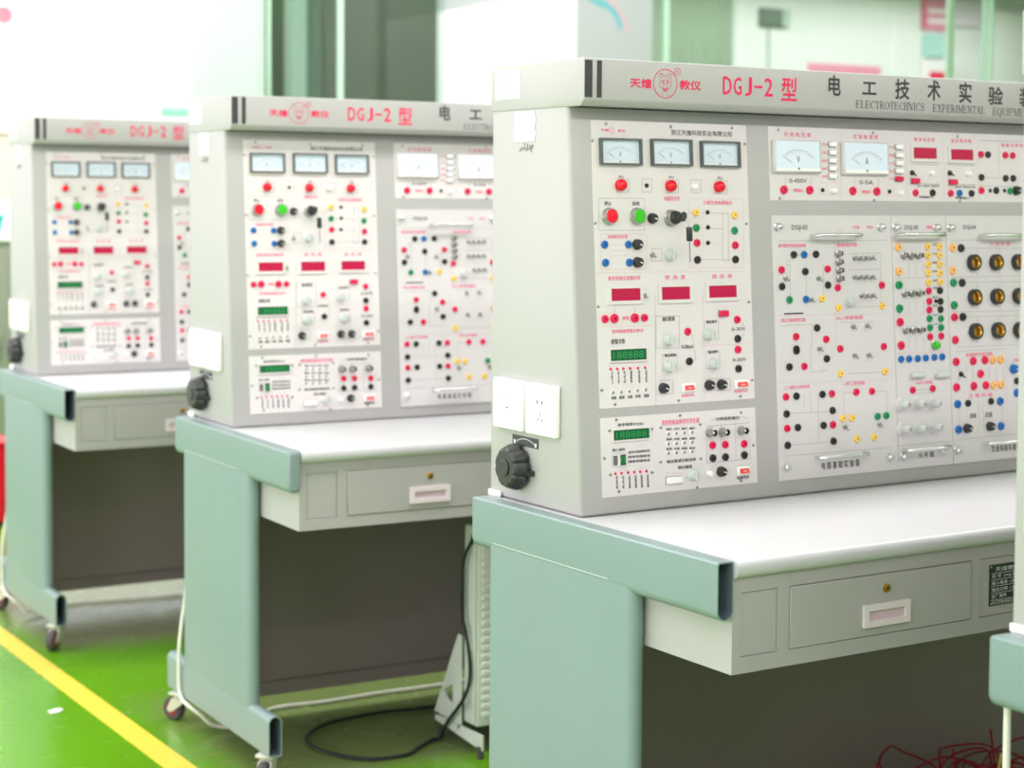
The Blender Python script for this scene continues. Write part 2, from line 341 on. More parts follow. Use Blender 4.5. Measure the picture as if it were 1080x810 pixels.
# ------------------------------------------------------------------ control positions on the console face (metres: x along the bench, z up)
# kinds and colours: r red, k black, b blue, g green, y yellow, o orange, w white, m metal; p pink print
ITEMS = [
 ('ctl','lamp','r',[(0.1061,1.3795),(0.218,1.3792),(0.3308,1.3788)]),
 ('ctl','led','k',[(0.1656,1.3796),(0.3035,1.3314),(0.3034,1.3039),(0.3022,1.2752)]),
 ('ctl','whiteknob','w',[(0.2722,1.3788)]),
 ('ctl','push','r',[(0.08,1.3239)]),
 ('ctl','push','g',[(0.1412,1.3239)]),
 ('ctl','knob','k',[(0.1748,1.3201),(0.1394,1.2734),(0.139,1.2413),(0.1878,1.0131),(0.2934,1.0135),(0.3225,1.0131)]),
 ('ctl','key','k',[(0.2179,1.321)]),
 ('ctl','jack','y',[(0.2757,1.331),(0.367,1.3263)]),
 ('ctl','jack','g',[(0.2756,1.3028),(0.3658,1.2977)]),
 ('ctl','jack','r',[(0.2761,1.2754),(0.3663,1.2704),(0.0639,1.1416),(0.1508,1.1415),(0.248,1.1134),(0.3651,1.1319),(0.3647,1.0761)]),
 ('ctl','jack','k',[(0.2758,1.2442),(0.3658,1.2439),(0.2496,1.059),(0.3649,1.0964),(0.3646,1.0405)]),
 ('ctl','jack','b',[(0.0682,1.2738),(0.1206,1.2734),(0.0689,1.2416),(0.1213,1.2412)]),
 ('ctl','toggle','m',[(0.1731,1.2551),(0.1514,1.1822)]),
 ('ctl','pearl','w',[(0.2117,1.2538),(0.2011,1.0999),(0.2016,1.0511),(0.2948,1.1068),(0.3043,1.0527)]),
 ('ctl','jackL','r',[(0.0841,1.142),(0.1293,1.1417)]),
 ('ctl','led','r',[(0.0732,1.0524),(0.0874,1.0522),(0.101,1.0521),(0.1159,1.052),(0.1334,1.0517),(0.1491,1.052)]),
 ('ctl','tiny','w',[(0.0758,1.0102),(0.0937,1.0103),(0.1111,1.0109),(0.1293,1.0114),(0.1481,1.012)]),
 ('ctl','screw','m',[(0.0798,1.489),(0.2246,1.4873),(0.3677,1.4887),(0.049,1.4581),(0.3973,1.4599),(0.0499,1.3119),(0.3955,1.311),(0.0507,1.1641),(0.3948,1.1644),(0.0523,1.0163),(0.3975,1.0182),(0.2232,0.9891),(0.08,0.9898),(0.3678,0.9892)]),
 ('sig','led','r',[(0.0763,0.8666),(0.0899,0.8665),(0.1042,0.8665),(0.1179,0.8665),(0.1311,0.866),(0.1449,0.866)]),
 ('sig','tiny','w',[(0.1961,0.9295),(0.214,0.9293),(0.2321,0.9292),(0.2503,0.9291),(0.1953,0.9116),(0.2133,0.9115),(0.2314,0.9113),(0.2495,0.9111),(0.1946,0.8948),(0.2126,0.8946),(0.2306,0.8944),(0.2488,0.8942)]),
 ('sig','pearl','w',[(0.2466,0.8521)]),
 ('sig','bnc','m',[(0.292,0.926),(0.3218,0.9251),(0.3667,0.9254)]),
 ('sig','jack','r',[(0.2973,0.9026),(0.3272,0.9017),(0.3722,0.9003)]),
 ('sig','jack','k',[(0.297,0.8788),(0.3269,0.8788),(0.3719,0.8793)]),
 ('sig','whiteknob','w',[(0.2871,0.8511)]),
 ('sig','knob','k',[(0.315,0.8527)]),
 ('sig','screw','m',[(0.0819,0.9622),(0.2246,0.9619),(0.3679,0.9593),(0.0532,0.895),(0.3951,0.8962),(0.0826,0.8342),(0.2592,0.8278),(0.3625,0.8322),(0.0663,0.9436),(0.1598,0.9413),(0.0654,0.8656),(0.1577,0.8627),(0.1801,0.9421),(0.2706,0.9427),(0.1775,0.8801),(0.2693,0.8797)]),
 ('met','led','g',[(0.6284,1.4638),(0.803,1.4634),(0.6277,1.4477),(0.8023,1.4469),(0.6271,1.4321),(0.8017,1.4309),(0.6264,1.4169),(0.801,1.4153),(0.6258,1.4017),(0.8004,1.3998)]),
 ('met','jackL','r',[(0.4895,1.3747),(0.5541,1.3747),(0.6653,1.3741),(0.7289,1.3736)]),
 ('met','led','k',[(0.588,1.375),(0.764,1.3738),(1.0482,1.3782),(1.0902,1.3785)]),
 ('met','whiteknob','w',[(0.6131,1.3737),(0.7903,1.3715),(0.8777,1.4123),(0.9825,1.4126)]),
 ('met','toggle','k',[(0.8269,1.4117),(0.9322,1.4129)]),
 ('met','jack','r',[(0.8342,1.3718),(0.9328,1.3715),(1.0234,1.4522),(1.0954,1.452),(1.1172,1.4518),(1.0218,1.378)]),
 ('met','jack','k',[(0.8818,1.3721),(0.9924,1.3718),(1.0441,1.4521),(1.0229,1.4051),(1.0941,1.4039),(1.1167,1.4041),(1.0648,1.3783)]),
 ('met','jack','b',[(0.958,1.3721)]),
 ('met','jack','g',[(1.1061,1.3776)]),
 ('met','knob','k',[(1.124,1.3787)]),
 ('met','screw','m',[(0.4803,1.4886),(0.7241,1.4893),(0.9578,1.4879),(0.4791,1.3589),(0.7225,1.3567),(0.9594,1.3567)]),
 ('mod3','thumb','m',[(0.4691,1.3041),(0.7346,1.3031),(0.4695,0.8498),(0.7362,0.85)]),
 ('mod3','jack','k',[(0.5066,1.2511),(0.5626,1.2515),(0.5342,1.2188),(0.475,1.1913),(0.5909,1.1918),(0.5593,1.1103),(0.5054,1.0718),(0.5817,1.0503),(0.4867,1.0387),(0.5055,1.0685),(0.5019,0.9823),(0.5676,0.9825),(0.476,0.95),(0.5923,0.9501),(0.5029,0.9227),(0.5678,0.9228),(0.4761,0.8907),(0.5921,0.8911)]),
 ('mod3','jack','b',[(0.5326,1.2512),(0.5337,1.1655)]),
 ('mod3','jack','r',[(0.4751,1.223),(0.5913,1.2228),(0.616,1.1864),(0.7321,1.1889),(0.5056,1.0953),(0.5817,1.0877),(0.6172,1.0681),(0.732,1.0683),(0.5241,1.038),(0.4756,0.9823),(0.5919,0.9826),(0.4762,0.9227),(0.5921,0.9226),(0.6553,0.9824),(0.6965,0.982)]),
 ('mod3','jack','g',[(0.4924,1.1656),(0.7093,0.9321),(0.7328,0.9324)]),
 ('mod3','jack','y',[(0.5746,1.1661),(0.6166,1.1477),(0.7313,1.148),(0.6166,1.0197),(0.7331,1.0192),(0.6184,0.9336),(0.6417,0.9329),(0.6529,0.8919),(0.6983,0.8917)]),
 ('mod3','toggle','m',[(0.663,1.2433),(0.6776,1.2431),(0.6929,1.2439),(0.7086,1.2437),(0.6614,1.2062),(0.6761,1.2063),(0.6913,1.2067),(0.707,1.2064),(0.6777,1.1697),(0.6924,1.17),(0.7077,1.1699),(0.6529,1.1104),(0.6899,1.1109),(0.4842,1.2072),(0.5673,1.2056),(0.5462,1.1656),(0.6539,1.0538),(0.6908,1.0533),(0.623,0.917),(0.7139,0.9155),(0.564,1.0709)]),
 ('mod3','lever','m',[(0.6192,1.252),(0.6198,1.2357),(0.62,1.2194),(0.6202,1.2037)]),
 ('mod3','pearl','w',[(0.6452,1.1593)]),
 ('mod5','thumb','m',[(0.7748,1.302),(0.8866,1.3016),(0.7742,0.8481),(0.883,0.852)]),
 ('mod5','jackL','o',[(0.7795,1.2634),(0.7789,1.2152)]),
 ('mod5','jackL','g',[(0.7782,1.1884),(0.7777,1.1418)]),
 ('mod5','jackL','r',[(0.7779,1.1149),(0.7788,1.0686)]),
 ('mod5','lever','m',[(0.7935,1.2467),(0.8134,1.2458),(0.8343,1.2462),(0.7926,1.1706),(0.8135,1.1708),(0.8335,1.1714),(0.7923,1.0979),(0.8141,1.0978),(0.8328,1.0978)]),
 ('mod5','jack','y',[(0.8605,1.2643),(0.8936,1.264),(0.8608,1.247),(0.8924,1.2466),(0.861,1.2287),(0.8922,1.2283),(0.8602,1.2111),(0.8924,1.2105),(0.8594,1.1924),(0.8921,1.1921)]),
 ('mod5','jack','r',[(0.8597,1.1751),(0.8602,1.1541),(0.8595,1.1371),(0.8591,1.0831),(0.8904,1.0834),(0.8064,0.9788),(0.8616,0.9793)]),
 ('mod5','jack','k',[(0.8909,1.1751),(0.8914,1.1533),(0.8907,1.137)]),
 ('mod5','led','k',[(0.8793,1.1542)]),
 ('mod5','jack','g',[(0.8592,1.1195),(0.8909,1.1185),(0.8599,1.1015),(0.8907,1.1008)]),
 ('mod5','glow','g',[(0.8721,1.0658)]),
 ('mod5','jack','b',[(0.7777,1.0413),(0.7995,1.041),(0.8229,1.0407),(0.8455,1.0411),(0.8692,1.0414),(0.8912,1.0415)]),
 ('mod5','neon','w',[(0.7723,0.9527),(0.8156,0.9516),(0.8585,0.9505),(0.7733,0.9032),(0.8162,0.9021),(0.8602,0.9033)]),
 ('mod4','thumb','m',[(0.9262,1.3014),(0.9245,0.8499)]),
 ('mod4','jackL','o',[(0.9302,1.2613),(0.9283,1.2151),(1.0361,1.0295),(1.0591,1.0286),(1.0363,0.9773),(1.058,0.978)]),
 ('mod4','jackL','g',[(0.9297,1.1901),(0.9297,1.1445)]),
 ('mod4','jackL','r',[(0.9292,1.1202),(0.9297,1.0742),(0.9299,1.03),(0.9786,1.0296),(1.0127,1.0298),(0.9987,1.0026),(0.9287,0.9783),(0.9784,0.9785),(1.013,0.9785)]),
 ('mod4','jackL','k',[(0.9547,1.26),(0.9543,1.1896),(0.9533,1.1202)]),
 ('mod4','holder','k',[(0.9875,1.2302),(1.0525,1.23),(1.1177,1.2298),(0.9865,1.1592),(1.0521,1.1594),(1.1173,1.1592),(0.9866,1.0898),(1.0517,1.0897),(1.1159,1.0883)]),
 ('mod4','screw','m',[(0.9733,1.229),(1.0395,1.2288),(1.1056,1.2286),(0.9714,1.1594),(1.0382,1.1592),(1.1047,1.159),(0.9699,1.0883),(1.0377,1.0881),(1.1048,1.0872)]),
 ('mod4','toggle','k',[(0.9432,1.0042)]),
 ('mod4','jackL','b',[(0.9305,0.9441),(1.0537,0.9437),(0.9307,0.8926),(1.0535,0.8924),(1.1038,0.9584)]),
 ('mod4','jack','k',[(0.9601,0.9443),(1.0265,0.9448),(1.105,0.983)]),
 ('mod4','knob','k',[(0.9545,0.8936),(1.0208,0.8936)]),
 ('mod4','knob','b',[(1.0955,1.0083)]),
]
PLATES = [
 ('ctl','meter','',0.0651,1.415,0.1557,1.4628),
 ('ctl','meter','',0.1783,1.4153,0.2702,1.464),
 ('ctl','meter','',0.2918,1.4147,0.3832,1.463),
 ('ctl','dispR','',0.0779,1.173,0.1424,1.1951),
 ('ctl','dispR','',0.1899,1.1723,0.2548,1.1958),
 ('ctl','dispR','',0.2988,1.1737,0.3647,1.1961),
 ('ctl','dispG','',0.0722,1.0665,0.1517,1.0866),
 ('ctl','rock','',0.2301,1.0033,0.2599,1.0197),
 ('ctl','rock','',0.3534,1.0032,0.3871,1.0199),
 ('ctl','slide','r',0.3222,1.1389,0.3422,1.1493),
 ('sig','dispG','',0.0729,0.9255,0.1525,0.9436),
 ('sig','digit','',0.0857,0.8806,0.0987,0.8996),
 ('sig','slide','w',0.1883,0.8396,0.2217,0.8514),
 ('sig','rock','',0.3527,0.8422,0.383,0.859),
 ('met','big','',0.4675,1.4072,0.5834,1.4692),
 ('met','big','',0.6427,1.4055,0.761,1.4692),
 ('met','slide','w',0.6064,1.4593,0.6242,1.4683),
 ('met','slide','w',0.7826,1.458,0.8012,1.4672),
 ('met','slide','w',0.6058,1.4433,0.6235,1.4522),
 ('met','slide','w',0.7819,1.4415,0.8006,1.4507),
 ('met','slide','w',0.6051,1.4276,0.6228,1.4366),
 ('met','slide','w',0.7812,1.4254,0.7999,1.4347),
 ('met','slide','w',0.6045,1.4125,0.6222,1.4215),
 ('met','slide','w',0.7806,1.4099,0.7992,1.4191),
 ('met','slide','w',0.6038,1.3974,0.6216,1.4064),
 ('met','slide','r',0.7799,1.3944,0.7986,1.4036),
 ('met','dispR','',0.8303,1.4402,0.895,1.4627),
 ('met','dispR','',0.935,1.4394,0.9995,1.4613),
 ('met','slide','r',0.8233,1.3904,0.8435,1.4002),
 ('met','slide','r',0.9285,1.3894,0.9494,1.3993),
 ('mod3','handle','',0.5703,1.2817,0.6846,1.2916),
 ('mod3','handle','',0.5637,0.8554,0.6845,0.8697),
 ('mod3','slot','',0.4788,1.137,0.5267,1.1418),
 ('mod5','handle','',0.7896,1.2829,0.9116,1.2914),
 ('mod5','handle','',0.7936,0.8578,0.9072,0.8644),
 ('mod5','tube','',0.8009,1.0023,0.8347,1.0137),
 ('mod5','tube','',0.8696,0.999,0.904,1.0106),
 ('mod4','handle','',1.0256,1.2796,1.1486,1.2891),
 ('mod4','handle','',1.0204,0.855,1.122,0.8645),
]
PRINT = [
 ('ctl','k','浙江天煌科技实业有限公司',0.2249,1.4724,0.3669,1.4822),
 ('ctl','p','天煌',0.0688,1.4749,0.0851,1.4798),
 ('ctl','p','教仪',0.1055,1.4745,0.1225,1.4795),
 ('ctl','p','电源总开关',0.2049,1.3521,0.2402,1.3606),
 ('ctl','p','三相交流电源输出',0.2941,1.3456,0.3615,1.3534),
 ('ctl','p','实验用日光灯管',0.0759,1.2843,0.1196,1.2909),
 ('ctl','p','真有效值交流毫伏表',0.0738,1.21,0.1451,1.2175),
 ('ctl','p','恒  流  源',0.2004,1.2095,0.247,1.2171),
 ('ctl','p','恒  压  源',0.3092,1.2096,0.3568,1.2169),
 ('ctl','k','停止',0.0708,1.3433,0.0861,1.3508),
 ('ctl','k','启动',0.1325,1.3434,0.1482,1.351),
 ('ctl','k','FU',0.1051,1.3921,0.1144,1.3962),
 ('ctl','k','FU',0.2177,1.3928,0.2273,1.3971),
 ('ctl','k','FU',0.3306,1.3927,0.3406,1.397),
 ('ctl','k','一档',0.0735,1.026,0.0772,1.0495),
 ('ctl','k','二档',0.0877,1.0259,0.0914,1.0494),
 ('ctl','k','三档',0.1013,1.0257,0.105,1.0493),
 ('ctl','k','四档',0.1162,1.0255,0.1199,1.0491),
 ('ctl','k','五档',0.1337,1.0251,0.1375,1.0488),
 ('ctl','k','六档',0.1494,1.0249,0.1532,1.0486),
 ('ctl','k','功键',0.0726,0.9984,0.0836,1.0039),
 ('ctl','k','能键',0.0905,0.9984,0.1016,1.0039),
 ('ctl','k','分键',0.1078,0.9985,0.119,1.004),
 ('ctl','k','时键',0.1259,0.9985,0.1372,1.0041),
 ('ctl','k','置键',0.1448,0.9985,0.1561,1.0041),
 ('ctl','p','定时器兼报警记录仪',0.0783,1.1157,0.1484,1.1222),
 ('ctl','k','输出粗调',0.1918,1.134,0.2193,1.1421),
 ('ctl','k','输出细调',0.1941,1.0691,0.2197,1.0747),
 ('ctl','k','输出调节',0.2925,1.1267,0.3169,1.1324),
 ('ctl','k','输出调节',0.2948,1.0712,0.3179,1.0769),
 ('ctl','p','电源开关',0.2295,0.9946,0.2593,0.9997),
 ('ctl','p','电源开关',0.3535,0.9959,0.3859,1.0011),
 ('ctl','p','量程',0.1027,1.1389,0.1176,1.1454),
 ('ctl','k','0-200mA',0.2332,1.0824,0.2605,1.0895),
 ('ctl','k','0-30V',0.3517,1.1112,0.384,1.1174),
 ('ctl','k','0-30V',0.352,1.0541,0.3843,1.0604),
 ('ctl','k','报警次数',0.0762,1.0964,0.1071,1.1054),
 ('sig','k','1',0.0734,0.8816,0.082,0.8981),
 ('sig','k','正波',0.0773,0.8394,0.081,0.8629),
 ('sig','k','三波',0.0908,0.8388,0.0946,0.8624),
 ('sig','k','方波',0.1051,0.8382,0.1088,0.8618),
 ('sig','k','脉波',0.1188,0.8376,0.1226,0.8613),
 ('sig','k','锯波',0.132,0.8371,0.1357,0.8608),
 ('sig','k','阶波',0.1458,0.8365,0.1496,0.8603),
 ('sig','k','数字频率计(Hz)',0.0853,0.9486,0.1413,0.9552),
 ('sig','p','数控智能函数信号发生器',0.1826,0.9459,0.269,0.9551),
 ('sig','k','粗升',0.1929,0.9362,0.2057,0.9403),
 ('sig','k','中升',0.2102,0.9356,0.223,0.9397),
 ('sig','k','细升',0.2276,0.9351,0.2405,0.9392),
 ('sig','k','幅升',0.2457,0.9344,0.2587,0.9386),
 ('sig','k','粗降',0.1921,0.9179,0.2049,0.9219),
 ('sig','k','中降',0.2094,0.9172,0.2222,0.9213),
 ('sig','k','细降',0.2268,0.9166,0.2397,0.9207),
 ('sig','k','幅降',0.2449,0.9159,0.2579,0.9201),
 ('sig','k','粗选',0.1913,0.9005,0.2041,0.9046),
 ('sig','k','中选',0.2086,0.8999,0.2215,0.9039),
 ('sig','k','细选',0.226,0.8992,0.239,0.9033),
 ('sig','k','幅选',0.2442,0.8985,0.2572,0.9026),
 ('sig','k','输出衰减功能选择',0.1911,0.8766,0.2582,0.8828),
 ('sig','k','输出幅度',0.2162,0.8642,0.2486,0.8704),
 ('sig','k','输入选择',0.0717,0.9062,0.0989,0.9112),
 ('sig','k','波形分频选择内外',0.1062,0.9,0.155,0.9046),
 ('sig','k','频率范围高低',0.1058,0.8915,0.1546,0.896),
 ('sig','k','幅度范围高低',0.1055,0.8834,0.1543,0.8879),
 ('sig','k','功率函数输出',0.3074,0.9465,0.3628,0.9528),
 ('sig','k','电源开关',0.3535,0.8349,0.3818,0.8406),
 ('met','p','30V',0.5907,1.4613,0.6033,1.4656),
 ('met','p','0.1A',0.7673,1.46,0.7806,1.4644),
 ('met','p','75V',0.59,1.4453,0.6026,1.4495),
 ('met','p','0.3A',0.7666,1.4436,0.7799,1.4479),
 ('met','p','150V',0.5893,1.4297,0.6019,1.434),
 ('met','p','1A',0.7659,1.4276,0.7792,1.432),
 ('met','p','300V',0.5887,1.4146,0.6013,1.4189),
 ('met','p','3A',0.7653,1.4121,0.7786,1.4165),
 ('met','p','450V',0.5881,1.3995,0.6007,1.4038),
 ('met','p','5A',0.7647,1.3966,0.7779,1.401),
 ('met','p','交 流 电 压 表',0.4948,1.4763,0.5627,1.4847),
 ('met','p','交 流 电 流 表',0.6715,1.4764,0.7378,1.485),
 ('met','p','直 流 电 压 表',0.8362,1.4755,0.8934,1.4829),
 ('met','p','直 流 毫 安 表',0.9396,1.4752,0.9979,1.4827),
 ('met','p','智 能 功 率 表',1.0849,1.4692,1.1508,1.4768),
 ('met','k','0-450V',0.5046,1.3885,0.5478,1.3965),
 ('met','p','测量输入',0.5136,1.3708,0.5395,1.3773),
 ('met','k','0-5A',0.6845,1.3873,0.7209,1.3954),
 ('met','p','测量输入',0.6896,1.3696,0.7156,1.3763),
 ('met','k','2V 20V 200V',0.8418,1.3839,0.9026,1.3883),
 ('met','k','2mA 20mA 2A',0.9476,1.3832,1.0054,1.3877),
 ('met','k','测量输入',0.8449,1.3612,0.8831,1.3656),
 ('met','k','测量输入',0.9467,1.3602,0.9888,1.3647),
 ('mod3','k','DGJ-03',0.5047,1.296,0.5438,1.3076),
 ('mod3','p','天煌',0.6608,1.3006,0.6786,1.3058),
 ('mod3','p','教仪',0.6987,1.3004,0.7154,1.3057),
 ('mod3','p','基尔霍夫定律/叠加原理',0.4696,1.2652,0.5382,1.2723),
 ('mod3','p','戴维南定理',0.6175,1.2652,0.6705,1.2721),
 ('mod3','p','双口网络实验',0.4699,1.1235,0.5322,1.1306),
 ('mod3','p','RLC串联谐振',0.6116,1.1236,0.6802,1.1312),
 ('mod3','p','二端口网络',0.4721,0.9964,0.5371,1.003),
 ('mod3','p','一阶二阶电路',0.6213,0.9959,0.6796,1.0034),
 ('mod3','k','电 路 基 础 实 验 箱',0.5607,0.8381,0.6583,0.8523),
 ('mod5','k','DGJ-05',0.8004,1.2959,0.8366,1.3067),
 ('mod5','p','天煌教仪',0.8578,1.2998,0.879,1.3066),
 ('mod5','k','10Ω',0.8757,1.2664,0.8899,1.2704),
 ('mod5','k','51Ω',0.8749,1.2473,0.8891,1.2514),
 ('mod5','k','100Ω',0.8742,1.2296,0.8884,1.2337),
 ('mod5','k','1kΩ',0.8735,1.2126,0.8877,1.2167),
 ('mod5','k','10kΩ',0.8727,1.1939,0.8869,1.198),
 ('mod5','k','30Ω',0.8721,1.1786,0.8863,1.1827),
 ('mod5','k','D',0.8713,1.1599,0.8855,1.1639),
 ('mod5','k','DW',0.8706,1.1428,0.8848,1.1469),
 ('mod5','k','2μF',0.8698,1.1241,0.884,1.1282),
 ('mod5','k','1μF',0.869,1.1054,0.8832,1.1095),
 ('mod5','p','白炽灯实验',0.8169,0.9891,0.8622,0.995),
 ('mod5','k','元 件 箱',0.8177,0.8421,0.8598,0.8536),
 ('mod4','k','DGJ-04',0.9637,1.2959,1.0002,1.3069),
 ('mod4','p','三 相 负 载',1.0398,1.264,1.0997,1.2717),
 ('mod4','p','单相铁芯变压器',0.9592,1.0384,1.0364,1.0464),
 ('mod4','p','互 感 线 圈',0.9637,0.9546,1.0315,0.9626),
 ('mod4','p','电感',1.1021,1.0235,1.1241,1.0292),
 ('mod4','k','初级',0.9658,0.913,0.9837,0.923),
 ('mod4','k','次级',1.0084,0.9117,1.0303,0.9238),
 ('mod4','k','交 流 电 路 实 验 箱',1.0247,0.8404,1.1093,0.8546),
]
